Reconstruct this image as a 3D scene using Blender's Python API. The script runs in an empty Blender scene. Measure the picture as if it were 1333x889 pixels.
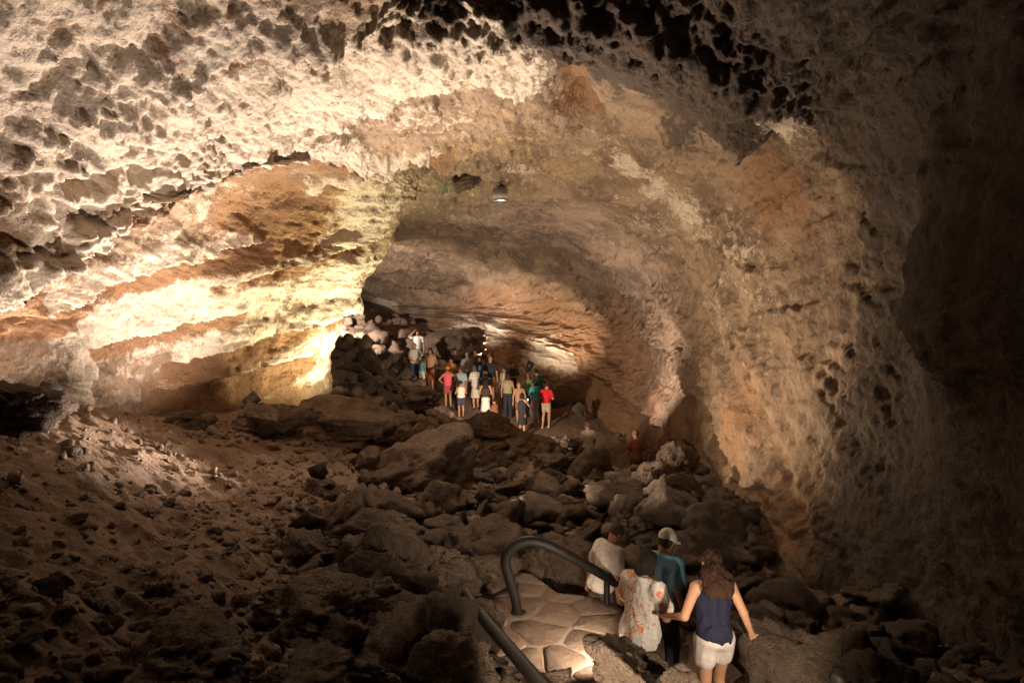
import bpy, math, random
import numpy as np
from mathutils import Vector, Matrix

# ------------------------------------------------------------------ camera, world, exposure
scene = bpy.context.scene
COL = scene.collection
FPX, CX, CY = 868.0, 666.5, 444.5           # focal length and centre of the photograph in its pixels
PITCH = math.radians(3.0)
cam_data = bpy.data.cameras.new('camera')
cam = bpy.data.objects.new('camera', cam_data)
COL.objects.link(cam)
cam.location = (0, 0, 0)
cam.rotation_euler = (math.radians(90) - PITCH, 0, 0)
cam_data.sensor_width = 36.0
cam_data.sensor_fit = 'HORIZONTAL'
cam_data.lens = 36.0 * FPX / 1333.0
cam_data.clip_start = 0.05
cam_data.clip_end = 500
scene.camera = cam

world = bpy.data.worlds.new('World')
scene.world = world
world.use_nodes = True
bgn = world.node_tree.nodes['Background']
bgn.inputs['Color'].default_value = (0.9, 0.6, 0.55, 1)
bgn.inputs['Strength'].default_value = 0.004       # underground: no sky, no sun

vs = scene.view_settings
vs.view_transform = 'Standard'
vs.look = 'None'
vs.exposure = 2.75
vs.gamma = 1.0
vs.use_curve_mapping = False
scene.cycles.use_denoising = True
scene.cycles.max_bounces = 8
scene.cycles.diffuse_bounces = 6
scene.cycles.glossy_bounces = 2
scene.cycles.sample_clamp_indirect = 6.0

FWD = np.array([0, math.cos(PITCH), -math.sin(PITCH)])
UPV = np.array([0, math.sin(PITCH), math.cos(PITCH)])
RGT = np.array([1.0, 0, 0])
def P(px, py, d):
    """photo pixel + distance along the view axis -> world point"""
    return d * (FWD + (px - CX) / FPX * RGT - (py - CY) / FPX * UPV)
def project(p):
    p = np.asarray(p, dtype=np.float64)
    d = p @ FWD
    dd = np.where(np.abs(d) < 1e-4, 1e-4, d)
    return CX + FPX * (p @ RGT) / dd, CY - FPX * (p @ UPV) / dd, d

# ------------------------------------------------------------------ lamps (power in watts, tuned here)
LAMP_W = dict(left=75, left_front=640, left_near_fill=190, wall_fill=200, edge=380, centre=350, mid=260, heap_fill=120, terrace=130, chamber_a=110, chamber_b=120, chamber_c=240, roof=170, path=22, steps=36, stair=26)

# ------------------------------------------------------------------ small helpers
random.seed(7)
RNG = np.random.default_rng(11)
def tag(o, label=None, cat=None, group=None, kind=None):
    if label: o['label'] = label
    if cat: o['category'] = cat
    if group: o['group'] = group
    if kind: o['kind'] = kind
    return o
def mesh_np(name, verts, quads, mats=None, smooth=True, tris=None):
    me = bpy.data.meshes.new(name)
    verts = np.asarray(verts, dtype=np.float32)
    nq = len(quads) if quads is not None else 0
    nt = len(tris) if tris is not None else 0
    me.vertices.add(len(verts)); me.vertices.foreach_set('co', verts.ravel())
    loops = []; starts = []
    if nq: loops.append(np.asarray(quads, np.int32).ravel()); starts.append(np.arange(nq, dtype=np.int32) * 4)
    if nt: loops.append(np.asarray(tris, np.int32).ravel()); starts.append(nq * 4 + np.arange(nt, dtype=np.int32) * 3)
    L = np.concatenate(loops); S = np.concatenate(starts)
    me.loops.add(len(L)); me.loops.foreach_set('vertex_index', L)
    me.polygons.add(len(S)); me.polygons.foreach_set('loop_start', S)
    me.update(calc_edges=True)
    if smooth: me.polygons.foreach_set('use_smooth', np.ones(len(S), dtype=bool))
    if mats:
        for m in (mats if isinstance(mats, (list, tuple)) else [mats]): me.materials.append(m)
    return me
def obj(name, me, parent=None, loc=None):
    o = bpy.data.objects.new(name, me)
    COL.objects.link(o)
    if parent is not None: o.parent = parent
    if loc is not None: o.location = loc
    return o
def add_attr(me, name, arr):
    a = me.attributes.new(name, 'FLOAT', 'POINT')
    a.data.foreach_set('value', np.asarray(arr, np.float32).ravel())

# ---- noise in numpy
_LAT = RNG.random((64, 64, 64)).astype(np.float32) * 2 - 1
def vnoise(p, seed=0):
    q = p.astype(np.float32) + np.float32(seed * 7.31 + 500.0)
    i = np.floor(q).astype(np.int32); f = q - i
    f = f * f * f * (f * (f * 6 - 15) + 10)
    x0, y0, z0 = (i[..., k] & 63 for k in range(3)); x1, y1, z1 = (x0 + 1) & 63, (y0 + 1) & 63, (z0 + 1) & 63
    fx, fy, fz = f[..., 0], f[..., 1], f[..., 2]
    def l(a, b, t): return a + (b - a) * t
    c0 = l(l(_LAT[x0, y0, z0], _LAT[x1, y0, z0], fx), l(_LAT[x0, y1, z0], _LAT[x1, y1, z0], fx), fy)
    c1 = l(l(_LAT[x0, y0, z1], _LAT[x1, y0, z1], fx), l(_LAT[x0, y1, z1], _LAT[x1, y1, z1], fx), fy)
    return l(c0, c1, fz)
_ROT = np.array([[0.0, 0.8, 0.6], [-0.8, 0.36, -0.48], [-0.6, -0.48, 0.64]], np.float32)
def fbm(p, octaves=4, gain=0.5, lac=2.03, seed=0, ridged=False):
    q = p.astype(np.float32); out = np.zeros(p.shape[:-1], np.float32); a = 1.0; tot = 0
    for o in range(octaves):
        n = vnoise(q, seed + o)
        if ridged: n = 1 - 2 * np.abs(n)
        out += a * n; tot += a; a *= gain
        q = (q @ _ROT.T) * lac
    return out / tot
def worley(p, seed=0):
    """F1, F2 and a value per cell"""
    q = p.astype(np.float32) + np.float32(seed * 3.7 + 500.0)
    i = np.floor(q).astype(np.int32); f = q - i
    F1 = np.full(p.shape[:-1], 9.0, np.float32); F2 = F1.copy(); cid = np.zeros_like(F1)
    for a in (-1, 0, 1):
        for b in (-1, 0, 1):
            for c in (-1, 0, 1):
                x, y, z = (i[..., 0] + a) & 63, (i[..., 1] + b) & 63, (i[..., 2] + c) & 63
                h0 = _LAT[x, y, z]
                dx = a + 0.5 + 0.5 * h0 - f[..., 0]
                dy = b + 0.5 + 0.5 * _LAT[y, z, x] - f[..., 1]
                dz = c + 0.5 + 0.5 * _LAT[z, x, y] - f[..., 2]
                d = dx * dx + dy * dy + dz * dz
                m = d < F1
                F2 = np.where(m, F1, np.minimum(F2, d)); cid = np.where(m, h0, cid); F1 = np.where(m, d, F1)
    return np.sqrt(F1), np.sqrt(F2), cid
def sstep(a, b, x):
    t = np.clip((x - a) / (b - a), 0, 1); return t * t * (3 - 2 * t)

# ------------------------------------------------------------------ materials
def new_mat(name):
    m = bpy.data.materials.new(name); m.use_nodes = True
    nt = m.node_tree; nt.nodes.clear()
    out = nt.nodes.new('ShaderNodeOutputMaterial'); b = nt.nodes.new('ShaderNodeBsdfPrincipled')
    nt.links.new(b.outputs[0], out.inputs[0])
    return m, nt, b
def N(nt, t, **kw):
    n = nt.nodes.new(t)
    for k, v in kw.items():
        if k in n.inputs: n.inputs[k].default_value = v
        else: setattr(n, k, v)
    return n
def mixc(nt, fac, a, b, mode='MIX'):
    n = nt.nodes.new('ShaderNodeMix'); n.data_type = 'RGBA'; n.blend_type = mode
    for s, v in ((0, fac), (6, a), (7, b)):
        if hasattr(v, 'links') or hasattr(v, 'is_linked'): nt.links.new(v, n.inputs[s])
        elif isinstance(v, (int, float)): n.inputs[s].default_value = v
        else: n.inputs[s].default_value = (*v, 1) if len(v) == 3 else v
    return n.outputs[2]
def mathn(nt, op, a, b=None, c=None, clamp=False):
    n = nt.nodes.new('ShaderNodeMath'); n.operation = op; n.use_clamp = clamp
    for s, v in enumerate((a, b, c)):
        if v is None: continue
        if isinstance(v, (int, float)): n.inputs[s].default_value = v
        else: nt.links.new(v, n.inputs[s])
    return n.outputs[0]
def ramp(nt, fac, a, b):
    n = nt.nodes.new('ShaderNodeMapRange'); n.interpolation_type = 'SMOOTHSTEP'
    nt.links.new(fac, n.inputs[0]); n.inputs[1].default_value = a; n.inputs[2].default_value = b
    return n.outputs[0]
def noise_n(nt, vec, scale, detail=5, rough=0.6, dist=0.0):
    n = nt.nodes.new('ShaderNodeTexNoise'); nt.links.new(vec, n.inputs['Vector'])
    n.inputs['Scale'].default_value = scale; n.inputs['Detail'].default_value = detail
    n.inputs['Roughness'].default_value = rough; n.inputs['Distortion'].default_value = dist
    return n.outputs[0]
def rock_material(name, c_dark, c_mid, c_light, attrs=(), bump=0.5, scale=1.0, rough=0.9, coords='pos', vary=False, pits=0.5, bdist=0.12):
    m, nt, b = new_mat(name)
    if coords == 'pos': vec = N(nt, 'ShaderNodeNewGeometry').outputs['Position']
    else:
        tc = N(nt, 'ShaderNodeTexCoord'); vec = tc.outputs['Object']
        if vary:
            oi = N(nt, 'ShaderNodeObjectInfo')
            ad = nt.nodes.new('ShaderNodeVectorMath'); ad.operation = 'ADD'
            nt.links.new(vec, ad.inputs[0]); nt.links.new(oi.outputs['Random'], ad.inputs[1])
            sc = nt.nodes.new('ShaderNodeVectorMath'); sc.operation = 'MULTIPLY_ADD'
            nt.links.new(oi.outputs['Random'], sc.inputs[0]); sc.inputs[1].default_value = (37, 71, 53); nt.links.new(vec, sc.inputs[2])
            vec = sc.outputs[0]
    n1 = noise_n(nt, vec, 0.9 * scale, 6, 0.62, 0.4)
    n2 = noise_n(nt, vec, 5.0 * scale, 6, 0.65, 0.2)
    n3 = noise_n(nt, vec, 26.0 * scale, 5, 0.7)
    c = mixc(nt, ramp(nt, n1, 0.36, 0.66), c_dark, c_mid)
    c = mixc(nt, mathn(nt, 'MULTIPLY', ramp(nt, n2, 0.48, 0.72), 0.75), c, c_light)
    for an, col, amt in attrs:
        a = nt.nodes.new('ShaderNodeAttribute'); a.attribute_name = an
        e = mathn(nt, 'MULTIPLY_ADD', mathn(nt, 'SUBTRACT', n2, 0.5), 1.5, a.outputs['Fac'])
        e = mathn(nt, 'MULTIPLY_ADD', mathn(nt, 'SUBTRACT', n3, 0.5), 0.7, e)
        gate = ramp(nt, a.outputs['Fac'], 0.0, 0.25)
        e = mathn(nt, 'MULTIPLY', mathn(nt, 'MULTIPLY', ramp(nt, e, 0.25, 0.75), gate), amt)
        c = mixc(nt, e, c, col)
    c = mixc(nt, 0.55, c, mixc(nt, ramp(nt, n3, 0.3, 0.7), (0.45, 0.45, 0.45), (1, 1, 1)), 'MULTIPLY')
    if vary:
        oi2 = N(nt, 'ShaderNodeObjectInfo')
        c = mixc(nt, oi2.outputs['Random'], mixc(nt, 1.0, c, (0.62, 0.60, 0.60), 'MULTIPLY'), c)
    nt.links.new(c, b.inputs['Base Color'])
    b.inputs['Roughness'].default_value = rough
    b.inputs['Specular IOR Level'].default_value = 0.25
    vo = nt.nodes.new('ShaderNodeTexVoronoi'); nt.links.new(vec, vo.inputs['Vector']); vo.inputs['Scale'].default_value = 9.0 * scale
    n4 = noise_n(nt, vec, 75.0 * scale, 3, 0.6)
    h = mathn(nt, 'MULTIPLY_ADD', n2, 1.0, mathn(nt, 'MULTIPLY', n3, 0.55))
    h = mathn(nt, 'MULTIPLY_ADD', n4, 0.12, h)
    h = mathn(nt, 'MULTIPLY_ADD', ramp(nt, vo.outputs['Distance'], 0.0, 0.5), pits * 0.5, h)
    bp = nt.nodes.new('ShaderNodeBump'); nt.links.new(h, bp.inputs['Height'])
    bp.inputs['Strength'].default_value = bump; bp.inputs['Distance'].default_value = bdist / scale
    nt.links.new(bp.outputs[0], b.inputs['Normal'])
    return m
def plain(name, col, rough=0.8, metal=0.0, var=0.25, scale=30, emit=None, bump=0.1, stretch=None):
    m, nt, b = new_mat(name)
    vec = N(nt, 'ShaderNodeTexCoord').outputs['Object']
    if stretch:
        mp = N(nt, 'ShaderNodeMapping'); nt.links.new(vec, mp.inputs[0]); mp.inputs['Scale'].default_value = stretch; vec = mp.outputs[0]
    n = noise_n(nt, vec, scale, 4, 0.6)
    k = 1 - var
    c = mixc(nt, ramp(nt, n, 0.3, 0.7), tuple(x * k for x in col), col)
    nt.links.new(c, b.inputs['Base Color'])
    b.inputs['Roughness'].default_value = rough; b.inputs['Metallic'].default_value = metal
    b.inputs['Specular IOR Level'].default_value = 0.3
    if emit:
        b.inputs['Emission Color'].default_value = (*emit[:3], 1); b.inputs['Emission Strength'].default_value = emit[3]
    if bump:
        bp = nt.nodes.new('ShaderNodeBump'); nt.links.new(n, bp.inputs['Height']); bp.inputs['Strength'].default_value = bump
        bp.inputs['Distance'].default_value = 0.02; nt.links.new(bp.outputs[0], b.inputs['Normal'])
    return m
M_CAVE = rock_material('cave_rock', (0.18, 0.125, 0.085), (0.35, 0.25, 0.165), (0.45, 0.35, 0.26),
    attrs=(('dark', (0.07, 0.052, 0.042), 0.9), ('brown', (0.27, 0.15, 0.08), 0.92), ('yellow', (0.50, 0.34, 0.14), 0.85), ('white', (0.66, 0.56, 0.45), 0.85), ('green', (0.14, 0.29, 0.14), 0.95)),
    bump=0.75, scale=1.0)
M_GROUND = rock_material('cave_soil', (0.165, 0.112, 0.078), (0.25, 0.172, 0.118), (0.32, 0.235, 0.17), bump=0.8, scale=2.2)
M_ROCK = rock_material('lava_rock', (0.17, 0.122, 0.09), (0.28, 0.205, 0.15), (0.40, 0.31, 0.235), bump=1.0, bdist=.26, scale=3.0, coords='obj', vary=True, pits=0.8)
# ------------------------------------------------------------------ the cave: one long lava tube that bends left
# every ring runs from the left foot over the roof to the right foot: foot, base, low, mid, recess, lip, 2 x overhang,
# 3 x ceiling, shoulder, upper, mid, low, base, foot
def R(y, *pts):
    return [(p[0], y, p[1]) if len(p) == 2 else p for p in pts]
RINGS = [
 R(-7, (-5, -4), (-5, -2), (-5.2, -1), (-5.2, 0), (-5, .8), (-4.6, 1.5), (-4, 2.2), (-3, 3), (-1.6, 3.6), (0, 3.8), (1.6, 3.5), (3, 2.6), (4, 1.4), (4.3, 0), (4.3, -1.4), (4, -3), (4, -5)),
 R(-2, (-5, -4), (-5, -2), (-5.2, -1), (-5.2, 0), (-5, .8), (-4.6, 1.5), (-4, 2.2), (-3, 3), (-1.6, 3.8), (0, 4.1), (1.6, 3.8), (3, 2.8), (3.9, 1.4), (4.1, 0), (4.2, -1.4), (4, -3), (4, -5)),
 R(2.5, (-5.2, -4), (-5.2, -1.9), (-5.4, -1), (-5.4, -.2), (-5.2, .6), (-4.9, 1.2), (-4.3, 2), (-3.4, 2.8), (-2, 3.8), (0, 4.3), (2, 4.0), (3.2, 2.8), (3.5, 1.3), (3.5, 0), (3.8, -1.3), (4, -2.7), (4, -5)),
 R(5.3, (-6, -4), (-6, -1.5), (-6.3, -.8), (-6.4, -.1), (-6.2, .5), (-5.6, .6), (-5, 1.5), (-4.1, 2.5), (-2.3, 3.5), (0, 4.6), (1.9, 4.3), (3.2, 3.0), (3.42, 1.35), (3.2, -.1), (3.75, -1.0), (4.2, -2.8), (4.2, -5)),
 R(7.3, (-6.6, -4), (-6.6, -1.3), (-7.0, -.8), (-7.0, -.2), (-6.6, .35), (-5.5, .15), (-5.05, 1.1), (-4.2, 2.1), (-2.5, 3.0), (-.5, 4.6), (1.7, 4.4), (3.4, 3.0), (4.2, 1.7), (4.55, 0), (4.5, -1.5), (4.1, -3.2), (4.1, -5)),
 R(8.4, (-6.9, -4), (-6.9, -1.5), (-7.3, -.9), (-7.4, -.1), (-7.1, .7), (-5.3, .62), (-4.9, 1.5), (-4.05, 2.4), (-2.5, 3.2), (-.7, 4.5), (1.4, 4.3), (3.3, 3.1), (4.3, 1.9), (4.55, .15), (4.35, -1.5), (3.95, -3.2), (3.9, -5)),
 R(9.3, (-7.9, -4), (-7.8, -1.6), (-7.7, -.9), (-7.5, .1), (-7.0, 1.15), (-5.05, 1.08), (-4.7, 1.8), (-3.9, 2.6), (-2.3, 3.2), (-.6, 3.5), (1.1, 3.4), (2.9, 2.85), (4.2, 2.0), (4.45, .3), (4.15, -1.5), (3.75, -3.3), (3.7, -5)),
 R(11.5, (-8.2, -4), (-8.0, -2.0), (-7.7, -1), (-7.2, .5), (-6.4, 2.1), (-4.4, 2.22), (-4.0, 2.7), (-3.2, 3.0), (-1.9, 3.3), (-.4, 3.5), (1.2, 3.4), (2.6, 3.0), (3.8, 2.1), (4.2, .3), (4.0, -1.5), (3.5, -3.6), (3.4, -6)),
 R(14.5, (-7.4, -5), (-7.1, -2.5), (-6.8, -1), (-6.1, .6), (-5.3, 2.4), (-3.6, 2.85), (-3.0, 3.05), (-2.4, 3.15), (-1.4, 3.1), (-.2, 3.05), (1.2, 2.9), (2.4, 2.5), (3.7, 1.5), (4.2, 0), (4.2, -1.6), (3.8, -3.9), (3.7, -6)),
 R(17, (-4.7, -5), (-4.7, -2.5), (-4.75, -1.2), (-4.0, .3), (-3.2, 1.5), (-2.5, 2.6), (-2.2, 2.9), (-1.9, 3.0), (-1.2, 2.8), (0, 2.7), (1.3, 2.5), (2.6, 2.0), (3.6, 1.0), (4.15, -.6), (4.2, -2), (4.0, -4.3), (4, -6)),
 R(19.5, (-6.2, 18.3, -5), (-6.2, 18.3, -2.2), (-6.2, 18.3, -1), (-5.6, 18.5, .5), (-4.8, 18.7, 1.6), (-3.9, 19, 2.3), (-3.2, 19.3, 2.5), (-2.6, 2.75), (-1.4, 2.6), (0, 2.45), (1.5, 2.15), (2.8, 1.5), (3.9, .4), (4.25, -1), (4.3, -2.6), (4.1, -4.8), (4.2, -7)),
 R(23, (-11, 20.5, -5), (-11, 20.5, -2), (-11, 20.5, -.8), (-10, 20.5, 1), (-8.5, 21, 2.2), (-7, 21.5, 2.9), (-5.5, 22, 3.3), (-4, 3.0), (-2, 2.7), (0, 2.3), (1.7, 1.8), (3.1, .9), (3.9, -.2), (4.4, -1.6), (4.4, -3.3), (4.0, -5.2), (4, -7)),
 R(27.5, (-15, 23, -5), (-15, 23, -1.5), (-15, 23, -.5), (-14, 23, 1), (-12, 23.5, 2.4), (-10, 25, 3.0), (-8, 26.5, 3.3), (-5.5, 2.6), (-3, 2.3), (-.6, 1.8), (1.3, 1.1), (2.7, .2), (3.3, -.9), (3.4, -2), (3.2, -3.2), (2.8, -5.2), (2.8, -7)),
 R(31, (-18, 28, -5), (-18, 28, -1), (-18, 28, 0), (-17, 28, 1.4), (-15, 28, 2.4), (-12.5, 29.5, 2.8), (-10, 31, 2.7), (-7.5, 32, 2.0), (-5, 31.8, 1.4), (-2.2, 31.3, .8), (-.2, 30.8, .2), (1.1, 30.3, -.5), (1.7, 29.8, -1.3), (1.6, 29.4, -2.2), (1.3, 29, -3.2), (.6, 28.6, -5.2), (.4, 28.6, -7)),
 R(36, (-20, 33, -5), (-20, 33, -1), (-20, 33, 0), (-19, 33.5, 1.2), (-17, 34, 2), (-15, 35, 2.2), (-13, 36, 2.0), (-11, 36, 1.5), (-9, 35.5, 1.0), (-7, 35, .5), (-5.5, 34.5, .1), (-4.3, 33.8, -.5), (-3.5, 33, -1.2), (-3, 32.5, -2), (-2.8, 32, -3), (-3, 32, -5), (-3, 32, -7)),
 R(40, (-24, 36, -5), (-24, 36, -1), (-24, 36, 0), (-24, 37, 1), (-23, 38, 1.6), (-22, 39, 1.8), (-20, 40, 1.6), (-18, 40, 1.2), (-16, 39.5, .8), (-14, 39, .4), (-12.5, 38.5, 0), (-11.5, 38, -.5), (-11, 37.4, -1.1), (-10.5, 36.8, -2), (-10.3, 36, -3), (-10.3, 36, -5), (-10.3, 36, -7)),
]
CG = np.array(RINGS, np.float64)            # rings x 17 x 3
def cr_weights(t):
    t2, t3 = t * t, t * t * t
    return np.stack([-.5 * t + t2 - .5 * t3, 1 - 2.5 * t2 + 1.5 * t3, .5 * t + 2 * t2 - 1.5 * t3, -.5 * t2 + .5 * t3], -1)
def cr_axis(G, counts):
    """Catmull-Rom along axis 0 with counts[i] samples in interval i"""
    n = G.shape[0]
    pad = np.concatenate([2 * G[:1] - G[1:2], G, 2 * G[-1:] - G[-2:-1]], 0)
    out = []
    for i in range(n - 1):
        c = counts[i] + (1 if i == n - 2 else 0)
        t = np.arange(c) / counts[i]; w = cr_weights(t)
        out.append(np.tensordot(w, pad[i:i + 4], axes=(1, 0)))
    return np.concatenate(out, 0)
U_COUNTS = [6, 14, 34, 56, 44, 40, 70, 80, 66, 58, 46, 44, 40, 30, 20]
V_COUNTS = [8, 40, 52, 64, 44, 44, 54, 66, 56, 56, 52, 58, 62, 62, 62, 20]
TU = np.concatenate([i + np.arange(c) / c for i, c in enumerate(U_COUNTS)] + [[15.0]])
TV = np.concatenate([i + np.arange(c) / c for i, c in enumerate(V_COUNTS)] + [[16.0]])
BASE = cr_axis(CG, U_COUNTS)
BASE = cr_axis(BASE.transpose(1, 0, 2), V_COUNTS).transpose(1, 0, 2).copy()
NU, NV = BASE.shape[:2]
UU, VV = np.meshgrid(TU, TV, indexing='ij')
# cross-section arc length and length along the tube, in metres, for flow bands
arc = np.concatenate([np.zeros((NU, 1)), np.cumsum(np.linalg.norm(np.diff(BASE, axis=1), axis=2), 1)], 1)
along = np.concatenate([np.zeros((1, NV)), np.cumsum(np.linalg.norm(np.diff(BASE, axis=0), axis=2), 0)], 0)
def grid_normals(B):
    du = np.gradient(B, axis=0); dv = np.gradient(B, axis=1)
    n = np.cross(dv, du); n /= np.maximum(np.linalg.norm(n, axis=2, keepdims=True), 1e-9)
    return n
NRM = grid_normals(BASE)
mid = BASE[:, NV // 2]
if np.mean(NRM[NU // 3, :, 2][NV // 2 - 40:NV // 2 + 40]) > 0: NRM = -NRM        # into the cave: down from the roof
PX, PY, PD = project(BASE)
FLAT = BASE.reshape(-1, 3)
DISP = np.zeros((NU, NV), np.float32)
MASK = {k: np.zeros((NU, NV), np.float32) for k in ('white', 'yellow', 'dark', 'brown', 'green')}
FACING = np.einsum('uvk,uvk->uv', NRM, BASE) < 0
def locate(px, py):
    """the wall point that lies on this sight line"""
    d2 = (PX - px) ** 2 + (PY - py) ** 2
    ok = (PD > 1)
    d2 = np.where(ok, d2, 1e12)
    near = d2 < max(36.0, d2.min() + 20)
    idx = np.argmin(np.where(near & FACING, PD, 1e6) if (near & FACING).any() else np.where(near, PD, 1e6))
    return FLAT[idx]
def seg_dist(pts3):
    best = np.full((NU, NV), 1e9, np.float32); side = np.zeros((NU, NV), np.float32)
    for a, b in zip(pts3[:-1], pts3[1:]):
        ab = b - a; L2 = max(ab @ ab, 1e-6)
        lo, hi = np.minimum(a, b) - 2.2, np.maximum(a, b) + 2.2
        m = np.all((BASE > lo) & (BASE < hi), axis=2)
        if not m.any(): continue
        p = BASE[m]; t = np.clip((p - a) @ ab / L2, 0, 1)
        q = a + t[:, None] * ab; dv = p - q; d = np.linalg.norm(dv, axis=1)
        view = (a + b) / 2; view = view / np.linalg.norm(view)
        cr = np.cross(ab, view); cr /= max(np.linalg.norm(cr), 1e-6)
        if cr[2] < 0: cr = -cr
        s = dv @ cr
        bm = best[m]; sm = side[m]; k = d < bm
        bm[k] = d[k]; sm[k] = s[k]; best[m] = bm; side[m] = sm
    return best, side
WARP = fbm(BASE * 1.3, 3, seed=40)
WARP2 = fbm(BASE * 4.5, 3, seed=44)
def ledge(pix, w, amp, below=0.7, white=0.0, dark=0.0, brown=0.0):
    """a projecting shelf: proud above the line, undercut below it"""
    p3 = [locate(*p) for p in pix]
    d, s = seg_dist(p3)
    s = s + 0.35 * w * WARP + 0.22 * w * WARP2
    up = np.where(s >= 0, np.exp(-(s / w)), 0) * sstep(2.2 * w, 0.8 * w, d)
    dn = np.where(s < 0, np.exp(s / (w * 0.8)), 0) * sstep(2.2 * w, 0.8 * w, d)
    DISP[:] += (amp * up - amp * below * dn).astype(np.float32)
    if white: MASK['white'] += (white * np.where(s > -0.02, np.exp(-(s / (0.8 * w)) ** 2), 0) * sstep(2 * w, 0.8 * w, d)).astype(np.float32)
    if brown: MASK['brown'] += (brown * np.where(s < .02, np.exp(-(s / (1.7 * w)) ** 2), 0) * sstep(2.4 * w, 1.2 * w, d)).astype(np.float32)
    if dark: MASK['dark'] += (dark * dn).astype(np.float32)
def ridge(pix, w, amp, **mk):
    d, s = seg_dist([locate(*p) for p in pix])
    g = np.exp(-((d * (1 + 0.5 * WARP2)) / w) ** 2)
    DISP[:] += (amp * g).astype(np.float32)
    for k, v in mk.items(): MASK[k] += (v * g).astype(np.float32)
def blob(px, py, w, amp=0.0, **mk):
    c = locate(px, py)
    d = np.linalg.norm(BASE - c, axis=2) * (1 + 0.35 * WARP + 0.2 * WARP2)
    g = np.exp(-(d / w) ** 2)
    DISP[:] += (amp * g).astype(np.float32)
    for k, v in mk.items(): MASK[k] += (v * g).astype(np.float32)

# ---- left wall: overhang lip, pale shelf, yellow lamplight painted on its right edge
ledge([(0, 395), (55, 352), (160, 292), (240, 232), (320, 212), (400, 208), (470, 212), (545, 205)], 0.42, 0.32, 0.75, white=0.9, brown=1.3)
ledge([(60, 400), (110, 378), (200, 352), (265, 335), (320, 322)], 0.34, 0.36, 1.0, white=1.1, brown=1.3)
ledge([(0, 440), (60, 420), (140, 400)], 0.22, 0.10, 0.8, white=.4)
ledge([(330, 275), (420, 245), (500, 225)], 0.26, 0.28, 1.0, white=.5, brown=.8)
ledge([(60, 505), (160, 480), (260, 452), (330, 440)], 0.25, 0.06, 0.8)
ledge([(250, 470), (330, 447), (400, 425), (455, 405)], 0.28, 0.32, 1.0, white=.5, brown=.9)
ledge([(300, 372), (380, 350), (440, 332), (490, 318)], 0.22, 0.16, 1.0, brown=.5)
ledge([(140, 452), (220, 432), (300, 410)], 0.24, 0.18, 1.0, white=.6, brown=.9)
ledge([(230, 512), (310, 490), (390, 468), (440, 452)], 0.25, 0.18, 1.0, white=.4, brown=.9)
ledge([(280, 505), (350, 480), (410, 455), (445, 440)], 0.2, 0.05, 0.8)
ridge([(320, 530), (380, 510), (420, 490)], 0.15, 0.04, white=.5)
ridge([(112, 440), (108, 500), (112, 535)], 0.25, 0.12, white=.9)
blob(280, 260, 1.0, -.05, white=.55)
blob(200, 290, 1.4, 0, brown=.9); blob(330, 290, 1.3, 0, brown=.85); blob(100, 340, .9, 0, brown=.8); blob(400, 300, 1.2, 0, brown=.6)
blob(300, 520, 1.3, 0, brown=.6); blob(230, 510, .8, 0, brown=.3)
blob(150, 430, 1.0, 0, white=.7); blob(240, 410, 1.2, 0, white=.7); blob(330, 390, 1.2, 0, white=.65, yellow=.2)
blob(430, 350, 1.3, 0, white=.75, yellow=.35); blob(480, 270, 1.2, 0, white=.7, yellow=.35); blob(430, 440, .9, 0, white=.6, yellow=.3); blob(438, 510, .5, .05, white=.9, yellow=.3)  # the lamp's yellow light and base glow, put into the wall colour
blob(380, 500, .7, 0, brown=.4); blob(60, 480, .9, 0, white=.35)
# ---- overhang and roof
for x, y, w, v in ((60, 60, 1.0, .35), (200, 60, 1.2, .4), (330, 130, 1.2, .6), (200, 190, 1.2, .5), (420, 110, 1.2, .6), (520, 90, 1.0, .6), (330, 190, .9, .75), (620, 85, .7, .9), (690, 98, .5, .8), (100, 230, 1.0, .35), (470, 150, 1.1, .6), (820, 215, .45, .5), (790, 180, .35, .4), (760, 200, .4, .3), (590, 160, .8, .3), (680, 225, .6, .5)):
    blob(x, y, w, 0, white=v)
for x, y, w, v in ((600, 205, .8, .35), (680, 190, .8, .42), (720, 225, .6, .45), (640, 150, .6, .25)):
    blob(x, y, w, 0, yellow=v)
ledge([(560, 215), (600, 240), (680, 250), (760, 250), (830, 262)], 0.35, 0.22, 0.8)
ledge([(470, 60), (520, 88), (590, 100), (650, 118), (700, 112)], 0.3, 0.16, 0.6, white=.5)
ledge([(250, 100), (330, 70), (400, 55)], 0.35, 0.25, 0.5, white=.5)
ledge([(380, 165), (450, 160), (520, 168)], 0.25, 0.10, 0.9)
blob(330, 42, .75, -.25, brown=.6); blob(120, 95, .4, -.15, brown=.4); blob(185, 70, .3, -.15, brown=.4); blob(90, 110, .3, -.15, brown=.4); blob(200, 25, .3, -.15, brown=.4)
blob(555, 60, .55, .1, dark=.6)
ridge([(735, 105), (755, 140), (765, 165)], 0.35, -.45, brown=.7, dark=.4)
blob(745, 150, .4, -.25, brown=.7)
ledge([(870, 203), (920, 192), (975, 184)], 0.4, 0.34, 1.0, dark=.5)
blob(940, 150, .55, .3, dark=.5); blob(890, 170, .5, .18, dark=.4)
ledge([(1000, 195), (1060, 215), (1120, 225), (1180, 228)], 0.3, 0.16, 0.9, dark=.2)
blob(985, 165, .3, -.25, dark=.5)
for x, y, w, v in ((1010, 110, .8, .12), (1040, 160, .4, .3), (1010, 170, .3, .35)): blob(x, y, w, 0, white=v)
for x, y, w in ((700, 30, 1.6), (850, 40, 1.6), (1000, 10, 1.3), (1150, 60, 1.0), (620, 20, .8), (860, 120, .8)): blob(x, y, w, 0, dark=.55)
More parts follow.
